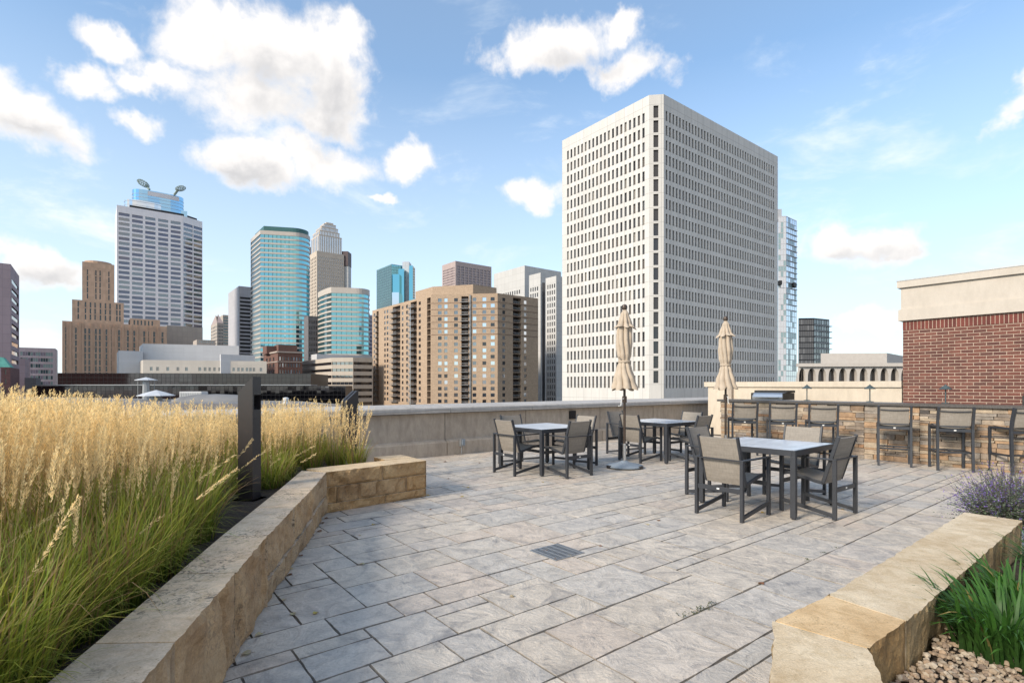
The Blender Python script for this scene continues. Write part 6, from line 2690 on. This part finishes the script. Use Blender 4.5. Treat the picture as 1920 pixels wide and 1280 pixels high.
def strap_clump(x, y, z0_, n, ln, label, seed, spread=0.16):
    acc = Acc()
    r2 = np.random.default_rng(seed)
    aa = r2.random(n) * 2 * PI
    rr_ = spread * np.sqrt(r2.random(n))
    base = np.stack([rr_ * np.cos(aa), rr_ * np.sin(aa), np.zeros(n)], -1)
    k = r2.random((n, 1))
    cb = np.array([0.020, 0.055, 0.010]) * (0.7 + 0.6 * k)
    ct = np.array([0.060, 0.165, 0.022]) * (0.7 + 0.7 * r2.random((n, 1)))
    dry = r2.random(n) < 0.02
    ct[dry] = (0.40, 0.30, 0.10)
    L_ = r2.uniform(0.55, 1.0, n) * ln
    ribbons(acc, base, aa + r2.normal(0, 0.4, n), L_, r2.uniform(0.2, 0.85, n) * L_, r2.uniform(0.1, 0.55, n), r2.uniform(0.010, 0.019, n), cb, ct, 7, wpow=0.6)
    o = acc.make('strap_leaf_plant', MT['leaf'])
    o.location = (x, y, z0_)
    tag(o, label, 'plant', 'dark green strap-leaved plants in the right bed')


strap_clump(2.20, 2.36, 0.24, 460, 0.37, 'nearest dark green strap-leaved clump arching over the gravel at the right edge', 5, 0.20)
strap_clump(2.60, 2.72, 0.24, 300, 0.36, 'second strap-leaved clump, brushing the far part of the right planter wall', 6)
strap_clump(3.25, 3.12, 0.24, 300, 0.36, 'farthest strap-leaved clump, near the pink sedum', 8)
strap_clump(2.75, 2.25, 0.24, 260, 0.34, 'strap-leaved clump cut by the right edge of the photo', 12)


def catmint(x, y, z0_, R_, n, label, seed):
    r2 = random.Random(seed)
    m_ = MB()
    fl = MB()
    for i in range(n):
        a = r2.uniform(0, 2 * PI)
        e = r2.uniform(0.15, 1.35)
        L_ = R_ * r2.uniform(0.6, 1.1)
        d = Vector((math.cos(a) * math.cos(e), math.sin(a) * math.cos(e), math.sin(e)))
        p0 = Vector((r2.uniform(-.10, .10), r2.uniform(-.10, .10), 0))
        pts = []
        for k in range(7):
            t = k / 6
            p = p0 + d * L_ * t
            p.z -= 0.16 * L_ * t * t * math.cos(e)
            pts.append(p)
        gcol = (0.16, 0.21, 0.13)
        flower = r2.random() < 0.6
        for k in range(6):
            p, q = pts[k], pts[k + 1]
            sx_ = (q - p).cross(Vector((0, 0, 1))).normalized() * 0.0014
            m_.poly([p - sx_, p + sx_, q + sx_, q - sx_], col=(0.13, 0.115, 0.08))
            for j in range(7):
                t = r2.random()
                c_ = p.lerp(q, t)
                aa = r2.uniform(0, 2 * PI)
                out = Vector((math.cos(aa), math.sin(aa), r2.uniform(-0.2, 0.7))).normalized()
                s_ = r2.uniform(0.011, 0.024) * (1 if k < 4 else 0.7)
                w_ = out.cross(Vector((r2.uniform(-1, 1), r2.uniform(-1, 1), 1))).normalized() * s_ * 0.36
                if flower and k >= 4 and r2.random() < 0.75:
                    f_ = r2.uniform(0.6, 1.2)
                    col = (0.30 * f_, 0.19 * f_, 0.60 * f_)
                    tgt = fl
                    s_ *= 0.9
                elif r2.random() < 0.30:
                    col = (0.19, 0.16, 0.17)
                    tgt = m_
                else:
                    f_ = r2.uniform(0.6, 1.6)
                    col = (gcol[0] * f_, gcol[1] * f_, gcol[2] * f_)
                    tgt = m_
                tgt.poly([c_, c_ + out * s_ * 0.5 - w_, c_ + out * s_, c_ + out * s_ * 0.5 + w_], col=col)
    t = thing('catmint', label, 'flowering plant', (x, y, z0_), group='catmint by the far end of the right wall')
    m_.build('foliage', MT['leaf'], t)
    fl.build('flowers', MT['leaf'], t)


catmint(3.93, 4.28, 0.30, 0.46, 430, 'grey-green catmint with violet flowers spilling over the end of the right wall', 1)
catmint(4.45, 4.75, 0.30, 0.46, 400, 'catmint behind, reaching towards the rightmost stool', 2)
catmint(4.35, 4.15, 0.28, 0.44, 340, 'catmint at the right edge above the pink sedum', 3)
t = thing('sedum', 'dusty pink sedum heads at the right edge of the photo', 'flowering plant', (3.79, 3.80, 0.28))
m_ = MB()
r2 = random.Random(4)
for k in range(9):
    cx_, cy_, cz_ = r2.uniform(-0.09, 0.12), r2.uniform(-0.09, 0.09), r2.uniform(0.12, 0.18)
    for j in range(120):
        a, rr0 = r2.uniform(0, 2 * PI), 0.04 * math.sqrt(r2.random())
        p = Vector((cx_ + rr0 * math.cos(a), cy_ + rr0 * math.sin(a), cz_ - rr0 * rr0 * 6 + r2.uniform(0, 0.006)))
        s_ = 0.0035
        o1 = Vector((r2.uniform(-1, 1), r2.uniform(-1, 1), r2.uniform(-.3, .3))).normalized() * s_
        o2 = Vector((r2.uniform(-1, 1), r2.uniform(-1, 1), 1)).normalized() * s_
        f_ = r2.uniform(0.7, 1.2)
        m_.poly([p - o1, p - o2, p + o1, p + o2], col=(0.52 * f_, 0.25 * f_, 0.17 * f_))
m_.build('flower_heads', MT['leaf'], t)
m_ = MB()
for k in range(160):
    a = r2.uniform(0, 2 * PI)
    p = Vector((r2.uniform(-0.12, 0.14), r2.uniform(-0.10, 0.10), r2.uniform(0, 0.13)))
    o1 = Vector((math.cos(a), math.sin(a), 0.4)) * 0.03
    o2 = o1.cross(Vector((0, 0, 1))).normalized() * 0.010
    m_.poly([p, p + o1 * 0.5 - o2, p + o1, p + o1 * 0.5 + o2], col=(0.10, 0.16, 0.06))
m_.build('foliage', MT['leaf'], t)

# ---- fallen leaves, the weed in the joint and the crack
MT['fallen'] = leafmat('dry_leaf', 0.7, 0.2)
lc = {'yellow': (0.50, 0.36, 0.10), 'pale': (0.52, 0.43, 0.26), 'brown': (0.20, 0.09, 0.04)}


def leaf(px_, py_, s_, kind_, rz):
    Y = 1430 / (py_ - 722)
    p = C(px_, Y)
    m_ = MB()
    c_ = lc[kind_]
    n = 10
    out = []
    for k in range(n):
        t = k / n * 2 * PI
        r_ = s_ * (0.62 + 0.38 * math.cos(t)) * (1 + 0.15 * math.sin(5 * t))
        x, y = r_ * math.cos(t) * 1.15, r_ * math.sin(t) * 0.95
        out.append((x, y, 0.003 + 0.35 * abs(y) + 0.10 * s_ * math.sin(3 * t)))
    mid = [(-0.2 * s_, 0, 0.004), (0.9 * s_, 0, 0.006)]
    for k in range(n):
        m_.poly([out[k], out[(k + 1) % n], (0.35 * s_, 0, 0.004)], col=tuple(q * random.uniform(0.85, 1.1) for q in c_))
    m_.bar((-0.05 * s_, 0, 0.004), (-0.9 * s_, 0.1 * s_, 0.006), 0.0015, 0.0015, col=(0.2, 0.12, 0.06))
    o = m_.build('fallen_leaf', MT['fallen'])
    o.location = (p.x, p.y, 0.001)
    o.rotation_euler = (0, 0, rz)
    lab = {'yellow': 'small curled yellow leaf lying on the patio', 'pale': 'small pale dry leaf lying on the patio', 'brown': 'small brown dry leaf lying on the patio'}[kind_]
    tag(o, lab, 'leaf', {'yellow': 'yellow leaves fallen on the patio', 'pale': 'pale leaves fallen on the patio', 'brown': 'brown leaves fallen on the patio'}[kind_])


for (a, b_, s_, kk) in [(701, 983, .030, 'yellow'), (675, 1004, .022, 'pale'), (676, 1058, .028, 'pale'), (591, 1151, .026, 'yellow'), (489, 1189, .030, 'pale'),
                        (467, 1225, .034, 'pale'), (549, 1150, .026, 'pale'), (534, 1124, .02, 'pale'), (545, 1078, .026, 'brown'), (548, 1067, .024, 'pale'),
                        (878, 914, .028, 'yellow'), (865, 931, .028, 'yellow'), (842, 897, .024, 'brown'), (803, 929, .04, 'yellow'), (1018, 904, .03, 'yellow'),
                        (1235, 976, .030, 'brown'), (1213, 983, .024, 'pale'), (1432, 961, .032, 'yellow'), (1424, 1094, .03, 'brown'), (1068, 1041, .022, 'pale'),
                        (1022, 1032, .024, 'brown'), (1042, 1049, .022, 'brown'), (959, 1119, .024, 'pale'), (1126, 1024, .022, 'brown'), (806, 955, .02, 'brown'),
                        (1578, 955, .026, 'yellow'), (1760, 871, .05, 'yellow'), (1770, 873, .045, 'brown'), (1805, 893, .04, 'yellow'), (596, 988, .022, 'pale'),
                        (597, 996, .03, 'brown'), (604, 980, .03, 'brown'), (610, 972, .028, 'brown'), (585, 1004, .026, 'brown'), (572, 1024, .026, 'brown'), (562, 1042, .024, 'brown'),
                        (899, 868, .03, 'brown'), (834, 866, .04, 'brown'), (1050, 893, .03, 'pale'), (1180, 862, .03, 'brown')]:
    leaf(a, b_, s_, kk, random.uniform(0, 6.28))

m_ = MB()
for (px_, py_, n_) in ((1322, 1140, 30), (1313, 1144, 20), (1298, 1150, 26), (1284, 1156, 12), (1336, 1133, 14), (1510, 1050, 10), (1545, 1037, 8), (1567, 1027, 8)):
    p = C(px_, 1430 / (py_ - 722))
    for k in range(n_):
        q = Vector((p.x + random.gauss(0, 0.022), p.y + random.gauss(0, 0.016), 0.002))
        a = random.uniform(0, 2 * PI)
        o1 = Vector((math.cos(a), math.sin(a), 0.7)) * random.uniform(0.008, 0.018)
        o2 = Vector((-math.sin(a), math.cos(a), 0)) * 0.004
        m_.poly([q, q + o1 * 0.5 - o2, q + o1, q + o1 * 0.5 + o2], col=(0.07, 0.085, 0.03))
tag(m_.build('joint_weeds', MT['leaf']), 'tiny weeds growing in one long patio joint', 'weeds', kind='stuff')
